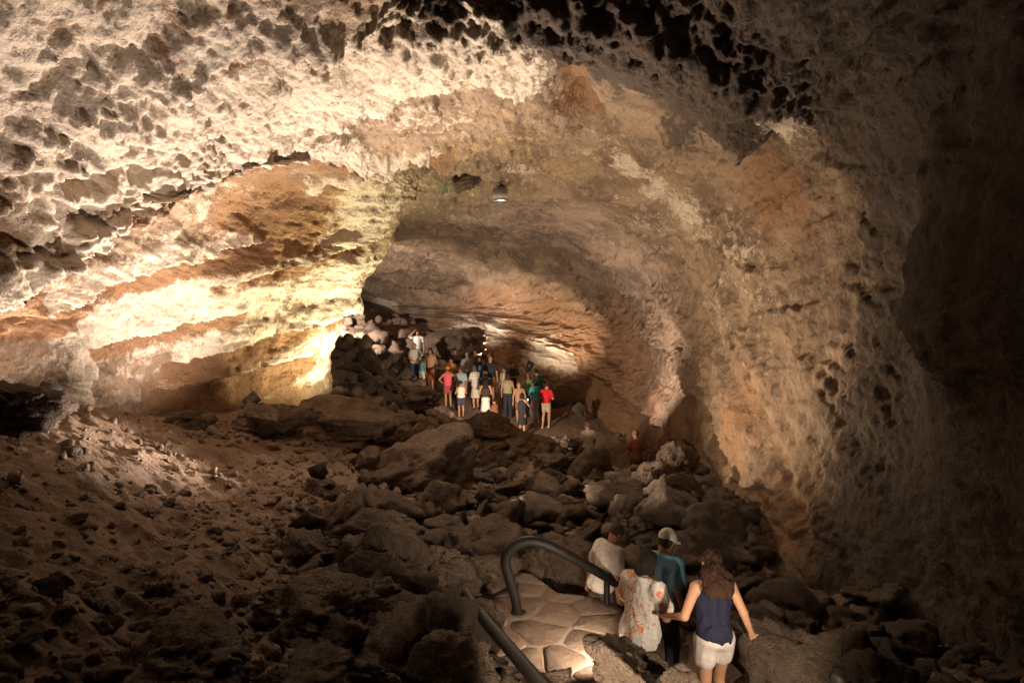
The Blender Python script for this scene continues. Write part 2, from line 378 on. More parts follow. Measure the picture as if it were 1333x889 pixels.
# ---- far chamber
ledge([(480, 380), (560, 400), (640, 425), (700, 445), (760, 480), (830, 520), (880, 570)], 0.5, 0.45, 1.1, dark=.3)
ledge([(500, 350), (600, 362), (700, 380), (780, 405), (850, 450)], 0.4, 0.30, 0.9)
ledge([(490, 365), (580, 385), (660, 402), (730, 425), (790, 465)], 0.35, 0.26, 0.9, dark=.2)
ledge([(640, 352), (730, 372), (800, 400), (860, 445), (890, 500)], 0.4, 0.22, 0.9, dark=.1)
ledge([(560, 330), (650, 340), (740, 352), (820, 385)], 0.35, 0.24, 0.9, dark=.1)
ridge([(720, 345), (800, 380), (870, 440), (910, 520)], 0.5, .02, dark=.08)
for x, y, w, v in ((600, 425, .9, .7), (640, 432, .8, .7), (700, 455, .9, .9), (730, 470, .7, .7), (500, 398, .9, .9), (600, 300, 1.0, .3), (850, 300, 1.0, .3)): blob(x, y, w, 0, white=v)  # lamplit streaks on the chamber wall, painted in as white
for x, y, w in ((555, 305, .9),): blob(x, y, w, 0, dark=.4)  # shadow of the recess beyond the arch, painted dark
for x, y, w in ((720, 420, 2.0), (800, 470, 2.0), (620, 385, 1.8), (850, 540, 1.3)): blob(x, y, w, 0, brown=.4)
# ---- right wall
ridge([(760, 335), (860, 400), (935, 500), (1000, 620), (1060, 740)], 0.28, 0.14)
ridge([(720, 440), (800, 480), (870, 560), (925, 640)], 0.25, -0.16)
ridge([(885, 265), (975, 360), (1050, 480), (1110, 620), (1140, 750)], 0.32, 0.13)
ridge([(830, 330), (915, 430), (975, 540), (1030, 660)], 0.22, -0.10)
ridge([(980, 500), (1010, 560), (1045, 640), (1075, 710), (1100, 775)], 0.12, 0.07, white=.12)
ridge([(965, 480), (1000, 570), (1030, 650), (1060, 730)], 0.14, -0.10)
ridge([(950, 330), (935, 380), (960, 440), (1000, 500)], 0.25, 0.12)
ridge([(1080, 300), (1110, 420), (1140, 560), (1150, 700)], 0.4, 0.08)
ledge([(900, 480), (930, 560), (960, 630)], 0.3, 0.1, 0.8)
for x, y, w, v in ((900, 290, .8, .45), (960, 330, .9, .35), (1000, 400, .9, .25), (930, 410, .8, .3), (860, 260, .7, .45)): blob(x, y, w, 0, white=v)
for x, y, w, v in ((1020, 700, .8, .5), (960, 540, .9, .4), (1000, 250, .8, .5)): blob(x, y, w, 0, brown=v)
blob(582, 243, .20, .05, green=1.3); blob(560, 225, .10, .03, green=.5)

# ---- roughness: bubbly clinker on the overhang and roof, flow bands low on the walls and in the chamber
roofness = sstep(4.75, 5.3, VV) * sstep(12.2, 11.2, VV) * sstep(12.5, 8.0, UU)
leftroof = sstep(4.9, 5.4, VV) * sstep(9.3, 7.5, VV) * sstep(8.0, 5.0, UU)
chamber = sstep(8.5, 10.5, UU)
lowwall = 1 - sstep(4.5, 5.2, VV) * sstep(12.6, 11.5, VV)
WP = BASE + 0.35 * np.stack([WARP, WARP2, -WARP], -1)
W1, W2, CID = worley(WP * np.array([1.5, 1.0, 1.5]) * 1.35, 3)
pit = sstep(.4, .7, CID) * sstep(0.0, 0.6, W2 - W1)                 # only some cells are hollow
lump = 1 - np.clip(W1 * W1 * 1.3, 0, 1)
V1, V2, CID2 = worley(WP * np.array([3.4, 2.3, 3.6]), 8)
lump2 = 1 - np.clip(V1 * V1 * 1.5, 0, 1)
flow_p = np.stack([arc * 2.6 + 0.5 * WARP, along * 0.33, np.zeros_like(arc)], -1)
flow = fbm(flow_p, 4, 0.55, seed=60)
flow_f = fbm(np.stack([arc * 9.0 + 1.0 * WARP, along * 1.1, np.ones_like(arc) * 3.3], -1), 3, 0.6, seed=66)
big = fbm(BASE * 0.7, 3, seed=20)
med = fbm(BASE * 2.2, 4, 0.55, seed=25)
rid = fbm(BASE * 2.0, 4, 0.5, seed=29, ridged=True)
fine = fbm(BASE * 8.5, 3, 0.6, seed=33)
RW = sstep(10.5, 12, VV)
arcR = arc[:, -1:] - arc                                            # height along the section, from the right foot
lay = arcR - 0.27 * along + .35 * WARP + .10 * WARP2
def saw(t):
    f = t - np.floor(t); return f * f * (1 - sstep(.88, 1.0, f)) - .3
layers = .65 * saw(lay * 1.15) + .35 * saw(lay * 2.9 + .7 * WARP)
streak = fbm(np.stack([lay * 7.0, along * .5, np.zeros_like(arc)], -1), 3, .6, seed=71)
V3, _, _ = worley(WP * np.array([8.0, 6.0, 8.0]), 12)
crust = 1 - np.clip(V3 * V3 * 1.6, 0, 1)
rside = sstep(9.2, 11.0, VV)
rs2 = sstep(9.2, 10.6, VV) * sstep(5.6, 6.6, UU + .9 * sstep(11, 12, VV))
nearroof = sstep(8.0, 8.8, VV) * sstep(12.0, 11.0, VV) * sstep(6.6, 5.6, UU) * sstep(2, 3.5, UU)
far_s = 1 + 0.8 * chamber
DISP += (0.24 * big * far_s * (1 - .65 * rside)).astype(np.float32)
VARY = .35 + 1.3 * np.clip(.5 + 1.1 * fbm(BASE * .8, 2, seed=91), 0, 1)
DISP += (roofness * VARY * (1 - .45 * nearroof) * (leftroof * ((-0.17 * pit * (1 + .6 * med)) + .10 * lump) + (0.11 * lump2 * (.4 + .6 * CID2) - 0.09 * rid) *  (1 - .95 * rs2) + 0.12 * med * (1 - .5 * rs2))).astype(np.float32)
DISP += ((1 - roofness) * (1 - .45 * sstep(4.6, 4.2, VV) * sstep(6.9, 7.8, UU) * sstep(10.2, 9.4, UU)) * (0.085 * med * (1 - .55 * rside * (1 - chamber)) - 0.03 * rid + 0.10 * flow * (1 - .7 * rside) + 0.035 * flow_f * (1 - .7 * rside) + 0.015 * lump2 * (1 - chamber) * (1 - RW))).astype(np.float32)
DISP += (0.035 * fine * (0.6 + 0.9 * roofness) * (1 - .5 * rs2)).astype(np.float32)
rightrough = sstep(10.5, 12, VV) * (1 - chamber)
DISP += (rside * (.09 + .27 * sstep(10.6, 11.9, UU)) * layers * sstep(4.2, 6, UU) + rside * .035 * streak).astype(np.float32)
DISP += (roofness * .045 * crust * (1 - rs2)).astype(np.float32)
MASK['dark'] += rside * sstep(5, 7, UU) * .35 * np.clip(-streak * 1.6 - .15, 0, 1)
MASK['white'] += rside * sstep(5, 7, UU) * .25 * np.clip(streak * 1.6 - .35, 0, 1)
DISP += (nearroof * (-.10 * rid + .08 * lump2 + .05 * crust + .05 * fine)).astype(np.float32)
DISP += (rightrough * (-0.02 * rid + 0.02 * med + 0.02 * flow_f + .015 * fine)).astype(np.float32)
# crust is paler on the proud edges, dark in the pits
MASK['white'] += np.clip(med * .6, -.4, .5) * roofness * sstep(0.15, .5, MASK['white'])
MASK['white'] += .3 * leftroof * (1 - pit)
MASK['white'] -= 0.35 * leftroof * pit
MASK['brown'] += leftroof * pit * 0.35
LOWL = sstep(5.0, 4.4, VV) * sstep(3.5, 5, UU) * (1 - chamber)
EC = 1 - .5 * sstep(6.9, 7.8, UU)
DISP += (LOWL * EC * (0.12 * med + 0.035 * flow_f - .03 * rid + .012 * lump2 + .03 * fine)).astype(np.float32)
MASK['white'] += LOWL * .35 * np.clip(flow * 1.5 + med, -.6, .9) - LOWL * 1.3 * np.clip(MASK['brown'] - .35, 0, 1.2)
MASK['brown'] *= 1 + .4 * LOWL
MASK['brown'] += np.clip(.32 * sstep(11.0, 12.2, VV) * sstep(4.5, 6.5, UU) + .35 * chamber * sstep(8.6, 9.8, VV) * sstep(10.2, 11.2, UU), 0, .8) * (1 - .8 * np.clip(MASK['white'], 0, 1))
DARKNEAR = np.maximum(sstep(6.3, 4.5, UU) * sstep(8.0, 9.2, VV) * .85, 0.25 * sstep(4.6, 3.6, UU) * sstep(10.0, 11.0, VV))  # darker rock on the near roof; lamp falloff painted on the near right wall
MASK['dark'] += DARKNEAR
SURF = BASE + NRM * DISP[..., None]
def grid_quads(nu, nv, flip=False):
    i = np.arange(nu * nv).reshape(nu, nv)
    q = np.stack([i[:-1, :-1], i[1:, :-1], i[1:, 1:], i[:-1, 1:]], -1).reshape(-1, 4)
    return q[:, ::-1] if flip else q
# the tube as three pieces of the setting: left wall, roof, right wall
def sheet(name, v0, v1):
    sub = SURF[:, v0:v1 + 1]; nu, nv = sub.shape[:2]
    me = mesh_np(name, sub.reshape(-1, 3), grid_quads(nu, nv), M_CAVE)
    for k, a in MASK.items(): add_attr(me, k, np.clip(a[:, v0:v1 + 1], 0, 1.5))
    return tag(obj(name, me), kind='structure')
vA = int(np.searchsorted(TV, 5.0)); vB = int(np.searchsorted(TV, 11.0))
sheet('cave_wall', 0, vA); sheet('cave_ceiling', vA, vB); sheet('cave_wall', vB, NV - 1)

# ------------------------------------------------------------------ the ground
PEOPLE_FEET = []      # filled from the people list below: (x, y, z)
# the visitors on the far terrace: photo place of the top of the head, distance, height, turn (deg, 0 = facing away), clothes ...
SK = {'fair': (0.50, 0.27, 0.17), 'tan': (0.38, 0.19, 0.11), 'dark': (0.22, 0.11, 0.07)}
FAR = [
 # px, py, d, h, turn, skin, top colour, sleeve, bottom colour, bottom kind, hair colour, hair kind, arms, label
 (544, 432, 27.6, 1.74, 200, 'tan', (.72, .70, .66), 'short', (.05, .20, .07), 'shorts', (.05, .03, .02), 'short', 'raised', 'person in white t-shirt and green shorts standing highest on the rubble, hand raised'),
 (540, 449, 26.0, 1.76, 20, 'fair', (.74, .72, .66), 'short', (.05, .06, .10), 'long', (.30, .18, .12), 'bald', 'behind', 'bald person in white t-shirt and dark jeans, hands behind the back'),
 (549, 465, 25.6, 1.36, 300, 'tan', (.10, .45, .45), 'none', (.62, .58, .52), 'shorts', (.04, .025, .02), 'bob', 'down', 'child in turquoise top and pale shorts beside the bald person'),
 (561, 453, 25.8, 1.66, 150, 'tan', (.52, .36, .18), 'none', (.22, .07, .03), 'skirt', (.07, .04, .02), 'long', 'down', 'person in tan sleeveless top with long rust brown skirt'),
 (583, 477, 24.8, 1.55, 20, 'tan', (.72, .11, .15), 'none', (.30, .09, .07), 'shorts', (.85, .22, .02), 'cap', 'akimbo', 'person in orange cap and pink sleeveless top, elbow out'),
 (592, 454, 27.0, 1.74, 190, 'tan', (.035, .025, .025), 'short', (.04, .03, .03), 'long', (.04, .025, .02), 'short', 'down', 'dark-clothed person behind the one filming, face lit'),
 (588, 466, 26.0, 1.60, 170, 'tan', (.50, .22, .06), 'short', (.05, .035, .03), 'long', (.05, .03, .02), 'short', 'camera', 'person in ochre shirt holding up a glowing screen'),
 (608, 456, 26.9, 1.70, 10, 'fair', (.34, .30, .28), 'short', (.20, .17, .15), 'long', (.40, .36, .33), 'short', 'down', 'grey haired person in grey shirt seen from behind'),
 (619, 455, 27.6, 1.70, 180, 'tan', (.10, .05, .03), 'short', (.05, .03, .03), 'long', (.04, .025, .02), 'short', 'down', 'person in dark brown shirt at the back of the group'),
 (624, 465, 26.9, 1.66, 190, 'tan', (.035, .04, .07), 'short', (.05, .04, .04), 'long', (.04, .025, .02), 'short', 'down', 'person in black navy shirt beside the tall dark-clothed one'),
 (630, 467, 26.2, 1.62, 15, 'fair', (.09, .17, .33), 'short', (.06, .06, .08), 'long', (.06, .04, .03), 'short', 'down', 'person in blue t-shirt between dark-clothed neighbours'),
 (638, 462, 26.0, 1.84, 170, 'fair', (.04, .04, .05), 'short', (.30, .12, .07), 'shorts', (.28, .15, .09), 'bald', 'down', 'tall bald person in black t-shirt and brown shorts'),
 (599, 479, 25.2, 1.74, 5, 'tan', (.33, .42, .48), 'short', (.07, .07, .09), 'long', (.12, .08, .05), 'short', 'down', 'broad person in pale blue t-shirt seen from behind'),
 (619, 476, 25.4, 1.68, 40, 'fair', (.66, .62, .54), 'short', (.64, .60, .52), 'skirt', (.16, .10, .07), 'bob', 'folded', 'person in long cream dress in the middle of the group'),
 (600, 496, 24.2, 1.34, 10, 'tan', (.70, .60, .52), 'none', (.05, .05, .10), 'shorts', (.05, .03, .02), 'short', 'folded', 'child in cream vest and navy shorts behind the rocks'),
 (632, 492, 24.3, 1.60, 0, 'tan', (.05, .035, .03), 'none', (.70, .66, .60), 'skirt', (.02, .014, .012), 'long', 'folded', 'person with long black hair and white skirt'),
 (632, 483, 25.2, 1.56, 10, 'fair', (.07, .08, .12), 'short', (.05, .05, .06), 'long', (.66, .56, .38), 'cap', 'down', 'person in pale straw hat and dark shirt'),
 (645, 520, 23.9, 1.15, 60, 'tan', (.20, .08, .04), 'short', (.06, .035, .03), 'shorts', (.04, .025, .02), 'short', 'folded', 'small child in rust shirt low behind the rock ridge'),
 (657, 480, 26.4, 1.62, 150, 'tan', (.68, .64, .56), 'short', (.10, .08, .07), 'long', (.08, .05, .03), 'short', 'down', 'person in white t-shirt behind the grey-green top'),
 (661, 487, 25.0, 1.64, 10, 'tan', (.33, .31, .21), 'none', (.03, .03, .045), 'long', (.06, .035, .025), 'bob', 'down', 'person in grey-green top and black trousers'),
 (667, 469, 26.4, 1.82, 220, 'tan', (.035, .03, .035), 'short', (.03, .03, .03), 'long', (.02, .015, .012), 'short', 'folded', 'tall black-clothed person beside the rock shelf'),
 (676, 498, 24.9, 1.58, 160, 'fair', (.42, .24, .15), 'none', (.16, .10, .07), 'shorts', (.30, .18, .10), 'short', 'down', 'person with lifted face in beige top'),
 (680, 512, 23.6, 1.52, 320, 'tan', (.025, .02, .025), 'none', (.02, .018, .02), 'skirt', (.02, .014, .012), 'bob', 'camera', 'person in black dress holding a glowing camera'),
 (687, 487, 25.8, 1.62, 0, 'tan', (.17, .33, .12), 'none', (.12, .16, .18), 'long', (.30, .17, .08), 'short', 'down', 'person in light green top'),
 (700, 481, 25.9, 1.74, 20, 'tan', (.03, .09, .05), 'short', (.05, .05, .05), 'long', (.02, .015, .012), 'short', 'down', 'person in dark green t-shirt with black hair'),
 (697, 494, 25.2, 1.62, 30, 'tan', (.06, .32, .33), 'short', (.30, .22, .20), 'long', (.04, .025, .02), 'bob', 'folded', 'person in teal top and pale trousers with white shoes'),
 (711, 499, 24.8, 1.68, 335, 'fair', (.60, .02, .03), 'short', (.46, .36, .26), 'shorts', (.10, .05, .03), 'short', 'folded', 'person in bright red t-shirt and beige shorts on the walkway'),
 (765, 551, 19.6, 1.66, 30, 'tan', (.52, .46, .40), 'short', (.10, .07, .05), 'long', (.10, .05, .03), 'short', 'down', 'lone walker in off-white shirt on the walkway behind the boulders'),
 (829, 565, 17.8, 1.70, 10, 'tan', (.22, .08, .045), 'short', (.10, .06, .04), 'long', (.14, .06, .035), 'short', 'down', 'lone walker in rust shirt on the walkway by the wall'),
]
# the four on the steps: head-top pixel, distance
NEAR = dict(tee=(803, 681, 8.0, 1.66), floral=(842, 716, 6.35, 1.66), cap=(868, 689, 7.0, 1.72), woman=(926, 716, 5.95, 1.64))
GC = []                                     # ground control points in world space
for px, py, d in [
    (0, 540, 7.6), (0, 600, 6.6), (0, 700, 5.0), (0, 889, 3.4), (100, 548, 9.6), (170, 552, 11.2), (250, 553, 13), (330, 545, 14.5), (400, 535, 16), (450, 527, 17.5),
    (470, 480, 23), (500, 470, 25), (475, 430, 28), (480, 408, 32), (560, 440, 31), (500, 520, 21), (540, 515, 23.3),
    (570, 545, 20.5), (620, 549, 20.5), (660, 560, 20), (710, 572, 19.4), (760, 600, 17.0), (800, 614, 15.2), (850, 622, 14.2), (900, 628, 13), (950, 645, 11.5),
    (500, 650, 12), (450, 600, 14), (600, 600, 16.5), (700, 630, 14), (780, 640, 12.6), (700, 685, 11.4), (640, 690, 10.6), (580, 700, 9.8), (840, 680, 10.6), (920, 690, 9.8),
    (200, 620, 9), (300, 600, 11), (100, 640, 6.8), (200, 720, 6.0), (300, 700, 7.2), (400, 680, 8.8), (480, 740, 8.0), (400, 770, 6.8), (540, 790, 7.2), (300, 800, 5.2), (400, 860, 5.2), (520, 889, 5.4), (200, 860, 4.3), (100, 780, 4.4),
    (590, 860, 6.1), (570, 745, 8.4),
    (850, 900, 5.4), (1000, 860, 6.4), (1050, 815, 7.4), (1150, 850, 6.7), (1100, 889, 5.9), (1250, 870, 5.9), (1333, 872, 5.3), (985, 780, 8.6)]:
    GC.append(P(px, py, d))
LAND_Z = -3.47
for x, y, z in [(0.15, 7.0, LAND_Z), (.6, 7.2, LAND_Z), (-.3, 8.0, LAND_Z + .06), (.3, 8.2, LAND_Z), (.4, 6.2, LAND_Z - .05), (.9, 6.6, -3.6),
                (1.3, 8.6, -3.95), (1.2, 9.3, -3.75), (2.2, 8.2, -3.95),
                (-1.5, 0, -1.8), (1.5, 0, -1.8), (-3, 1, -1.8), (0, 3, -2.5), (3, 3, -2.4), (3, 0, -1.8), (-5, -6, -1.8), (4, -6, -1.8), (0.2, 4.3, -3.0), (1.0, 4.6, -3.2),
                (-5.5, 3, -1.6), (-8, 10, -1.4), (-8.5, 14, -2.3), (-7.5, 17.5, -2.4), (-10, 21, -1.2), (-15, 24, .2), (-16, 30, .5), (-9, 32, .5), (-5, 36, -.5),
                (4.6, 8, -3.3), (5, 5, -2.7), (5, 12, -3.3), (6, 16, -4.2), (6, 21, -4.6), (5, 26, -4.6), (2, 30, -4.0), (4.2, 17, -4.3), (3.0, 19.3, -4.55), (3.6, 18.3, -4.5), (-2, 32, -2.6), (.5, 29, -3.7), (2.2, 24.5, -4.65), (2.9, 22.0, -4.6)]:
    GC.append(np.array([x, y, z]))
for f in FAR:
    q = P(f[0], f[1], f[2]); GC.append(q - np.array([0, 0, f[3]]))
for k, (px, py, d, h) in NEAR.items():
    q = P(px, py, d); GC.append(q - np.array([0, 0, h * (.95 if k in ('tee', 'floral') else 1)]))
GC = np.array(GC)
def tps_k(r2): return np.where(r2 > 1e-9, r2 * np.log(np.maximum(r2, 1e-9)), 0)
def tps_fit(C, lam=0.02):
    n = len(C); r2 = ((C[:, None, :2] - C[None, :, :2]) ** 2).sum(-1)
    A = np.zeros((n + 3, n + 3)); A[:n, :n] = tps_k(r2) + lam * np.eye(n) * n * .1
    A[:n, n] = 1; A[:n, n + 1:] = C[:, :2]; A[n, :n] = 1; A[n + 1:, :n] = C[:, :2].T
    return np.linalg.solve(A, np.concatenate([C[:, 2], np.zeros(3)]))
TW = tps_fit(GC)
def ground_smooth(x, y):
    x = np.asarray(x, float); y = np.asarray(y, float); sh = x.shape; q = np.stack([x.ravel(), y.ravel()], -1)
    out = np.zeros(len(q))
    for s in range(0, len(q), 40000):
        b = q[s:s + 40000]; r2 = ((b[:, None] - GC[None, :, :2]) ** 2).sum(-1)
        out[s:s + 40000] = tps_k(r2) @ TW[:len(GC)] + TW[len(GC)] + b @ TW[len(GC) + 1:]
    return out.reshape(sh)
def flat_mask(x, y):
    """1 on the landing, the steps and the terrace where people stand: no lumps there"""
    a = np.exp(-(((x - .3) / 1.0) ** 2 + ((y - 7.2) / 1.3) ** 2) ** 2)
    b = np.exp(-(((x - 1.5) / 1.0) ** 2 + ((y - 6.9) / 1.4) ** 2) ** 2)
    c = np.exp(-(((x - .2) / 3.6) ** 2 + ((y - 25.4) / 2.3) ** 2) ** 2)
    d = np.exp(-(((x - 3.1) / .8) ** 2 + ((y - 20) / 3.5) ** 2) ** 2)
    return np.clip(a + b + .8 * c + d, 0, 1)
def ground_z(x, y):
    x = np.asarray(x, float); y = np.asarray(y, float)
    z = ground_smooth(x, y)
    p = np.stack([x, y, np.zeros_like(x)], -1)
    n = 0.16 * fbm(p * 0.9, 3, seed=80) + 0.11 * fbm(p * 2.6, 4, .55, seed=84, ridged=True) + 0.035 * fbm(p * 9, 3, .6, seed=88)
    z = z + n * (1 - .93 * flat_mask(x, y))
    m = sstep(1.25, .85, np.sqrt(((x - .12) / 1.05) ** 2 + ((y - 7.25) / 1.35) ** 2))
    return z * (1 - m) + np.minimum(z, LAND_Z - .07) * m
gu = np.concatenate([np.linspace(-7, 2.5, 30, endpoint=False), 2.5 * (36 / 2.5) ** np.linspace(0, 1, 520)])
gv = np.linspace(-1, 1, 430); gv = gv * (0.75 + 0.25 * gv ** 2)
GU, GV = np.meshgrid(gu, gv, indexing='ij')
gw = np.maximum(6.0, 4.5 + GU * 0.72)
GX = GV * gw - 0.12 * np.maximum(GU - 15, 0); GY = GU
GZ = ground_z(GX, GY)
gme = mesh_np('ground', np.stack([GX, GY, GZ], -1).reshape(-1, 3), grid_quads(*GX.shape), M_GROUND)
tag(obj('ground', gme), kind='structure')
from mathutils.bvhtree import BVHTree
def gz(x, y): return float(ground_z(np.array([x]), np.array([y]))[0])
def on_ground(px, py):
    """follow a sight line of the photograph down to the ground"""
    d = np.concatenate([np.arange(3, 12, .05), np.arange(12, 36, .1)])
    pts = np.array([P(px, py, t) for t in d])
    below = pts[:, 2] < ground_smooth(pts[:, 0], pts[:, 1])
    i = int(np.argmax(below)) if below.any() else len(d) - 1
    return pts[i], d[i]
# ------------------------------------------------------------------ lamps: small floodlights behind the rocks, some added to brighten dark parts
M_METAL = plain('lamp_metal', (0.09, 0.085, 0.08), 0.5, 0.8, .3, 40)
def lamp_glass(name, col, s): return plain(name, (.8, .75, .65), .3, 0, .05, 20, emit=(*col, s), bump=0)
def box_np(sx, sy, sz, cx=0, cy=0, cz=0, taper=1.0):
    v = []
    for z, k in ((-1, 1.0), (1, taper)):
        for x, y in ((-1, -1), (1, -1), (1, 1), (-1, 1)): v.append((cx + x * sx / 2 * k, cy + y * sy / 2 * k, cz + z * sz / 2))
    q = [(0, 3, 2, 1), (4, 5, 6, 7), (0, 1, 5, 4), (1, 2, 6, 5), (2, 3, 7, 6), (3, 0, 4, 7)]
    return np.array(v), np.array(q)
def join_np(parts):
    vs_, qs, o = [], [], 0
    for v, q in parts: vs_.append(v); qs.append(np.asarray(q) + o); o += len(v)
    return np.concatenate(vs_), np.concatenate(qs)
LAMPS = []
def floodlight(loc, aim, power, col, angle, label, blend=0.6, radius=0.08, size=1.0, metal=None):
    M_METAL = metal or globals()['M_METAL']
    root = bpy.data.objects.new('floodlight', None); COL.objects.link(root)
    root.location = loc
    tag(root, label, 'lamp', 'floodlights hidden among the rocks'); LAMPS.append((loc, label))
    d = (Vector(aim) - Vector(loc)).normalized()
    rot = d.to_track_quat('-Z', 'Y')
    s = size
    house = obj('housing', mesh_np('housing', *join_np([box_np(.20 * s, .15 * s, .10 * s, 0, 0, .07 * s, .7), box_np(.22 * s, .17 * s, .02 * s, 0, 0, .012 * s)] + [box_np(.012 * s, .13 * s, .05 * s, (k - 2) * .035 * s, 0, .145 * s) for k in range(5)]), M_METAL, smooth=False), root)
    house.rotation_mode = 'QUATERNION'; house.rotation_quaternion = rot
    gl = obj('glass', mesh_np('glass', *box_np(.19 * s, .14 * s, .006 * s, 0, 0, -.002 * s), lamp_glass('lamp_glass', col, .6), smooth=False), house)
    br = obj('bracket', mesh_np('bracket', *join_np([box_np(.012 * s, .03 * s, .16 * s, -.115 * s, 0, -.04 * s), box_np(.012 * s, .03 * s, .16 * s, .115 * s, 0, -.04 * s), box_np(.25 * s, .05 * s, .012 * s, 0, 0, -.125 * s)]), M_METAL, smooth=False), root)
    br.rotation_euler = (0, 0, math.atan2(d.y, d.x) - math.pi / 2)
    loc_cam = rot.inverted() @ (Vector((0, 0, 0)) - Vector(loc)); ang = math.atan2(loc_cam.y, loc_cam.x)
    vz = obj('visor', mesh_np('visor', *join_np([box_np(.006 * s, .28 * s, .25 * s, .125 * s, 0, -.11 * s), box_np(.10 * s, .006 * s, .12 * s, .075 * s, -.128 * s, -.045 * s), box_np(.10 * s, .006 * s, .12 * s, .075 * s, .128 * s, -.045 * s)]), M_METAL, smooth=False), house)
    vz.rotation_euler = (0, 0, ang)  # visor added on the camera side: hides the glass, blocks light that way
    L = bpy.data.lights.new('lamp_light', 'SPOT'); L.energy = power; L.color = col; L.spot_size = math.radians(angle); L.spot_blend = blend; L.shadow_soft_size = radius
    lo = bpy.data.objects.new('lamp_light', L); COL.objects.link(lo); lo.parent = root
    lo.rotation_mode = 'QUATERNION'; lo.rotation_quaternion = rot; lo.location = d * 0.05 * s
    return root
WARM, PEACH, YEL = (1.0, .79, .57), (1.0, .82, .69), (1.0, .87, .54)
def lamp_at(px, py, d, lift=.26): q = P(px, py, d); return (q[0], q[1], max(gz(q[0], q[1]), q[2] - .2) + lift)
floodlight(lamp_at(62, 550, 9.9, .12), (-6.0, 10.9, 2.5), LAMP_W['left'], PEACH, 115, 'black floodlight at the foot of the pale overhanging wall')
floodlight(lamp_at(415, 620, 11.0, .18), (-4.4, 8.6, 2.8), LAMP_W['left_front'], PEACH, 135, 'black floodlight in the rubble below the pale boulders, turned to the overhang')
floodlight(lamp_at(398, 690, 8.2, .12), (-4.9, 6.3, 1.7), LAMP_W['left_near_fill'], PEACH, 80, 'black floodlight among the boulders below the soil slope, turned to the near overhang', blend=1.0)  # added lamp: brightens the near overhang that the lip cuts off
floodlight(lamp_at(335, 556, 12.6, .6), (-7.1, 13.2, .2), LAMP_W['wall_fill'], PEACH, 105, 'black floodlight on the soil bank, turned to the foot of the wall', blend=1.0)  # added lamp to brighten the foot of the left wall
floodlight(lamp_at(497, 545, 15.6, .3), (-4.9, 15.8, 1.2), LAMP_W['edge'], YEL, 140, 'black floodlight beside the long pale boulder, turned to the yellow wall edge', blend=1.0)
floodlight(lamp_at(628, 668, 11.5, .4), (2.6, 11.0, 1.7), LAMP_W['centre'], WARM, 125, 'black floodlight in the middle of the rubble, turned up at the right wall')
q = P(606, 226, 15.6)
floodlight((q[0], q[1], q[2] - .06), (-2.9, 23.0, -2.6), LAMP_W['heap_fill'], WARM, 70, 'small dull floodlight added under the roof beside the green patch', size=.55, metal=plain('brown_lamp_metal', (.22, .16, .11), .6, 0, .3, 30))  # added lamp to light the rubble heap and the group from above
floodlight(lamp_at(745, 600, 17.0, .2), (3.3, 19.6, 1.2), LAMP_W['mid'], PEACH, 125, 'black floodlight behind the wide pale boulder, turned up at the roof')  # added lamp for the unlit roof and wall before the chamber
floodlight(lamp_at(635, 556, 20.9), (0.8, 27.0, -1.7), LAMP_W['terrace'], WARM, 160, 'black floodlight behind the rock ridge, turned to the group')
floodlight(lamp_at(640, 470, 29.5), tuple(P(615, 400, 30)), LAMP_W['chamber_a'], PEACH, 140, 'black floodlight behind the group, turned to the far wall')
floodlight(lamp_at(688, 480, 27.3), tuple(P(720, 420, 28)), LAMP_W['chamber_b'], WARM, 140, 'black floodlight behind the group, turned to the chamber ledge')
floodlight((-6.6, 25.0, gz(-6.6, 25.0) + .9), (-4.5, 30.5, -1.0), LAMP_W['chamber_c'], PEACH, 150, 'black floodlight on the rubble behind the yellow wall')
floodlight((1.0, 5.95, -3.1), (-.05, 7.3, -3.5), LAMP_W['path'], WARM, 100, 'small black floodlight behind the broad brown boulder by the landing', size=.6)
floodlight((0.3, 3.75, -2.42), (0.95, 6.2, -3.0), LAMP_W['steps'], WARM, 85, 'small black floodlight added low beside the stair, turned to the steps', size=.7)  # lamp added below the view to brighten the people on the steps
floodlight((2.15, 4.0, -2.45), (1.35, 6.2, -2.9), LAMP_W['stair'], WARM, 95, 'small black floodlight added at the foot of the right wall, turned to the stair', size=.7)  # lamp added out of view to light the woman's back
q = P(651, 250, 15.2)                          # the pale grey one under the roof, over the rubble
floodlight((q[0], q[1], q[2] - .05), (-.1, 10.6, -3.4), LAMP_W['roof'], WARM, 92, 'small pale grey floodlight mounted under the roof above the chamber mouth', size=1.2, metal=plain('pale_lamp_metal', (.42, .42, .40), .5, 0, .2, 30))
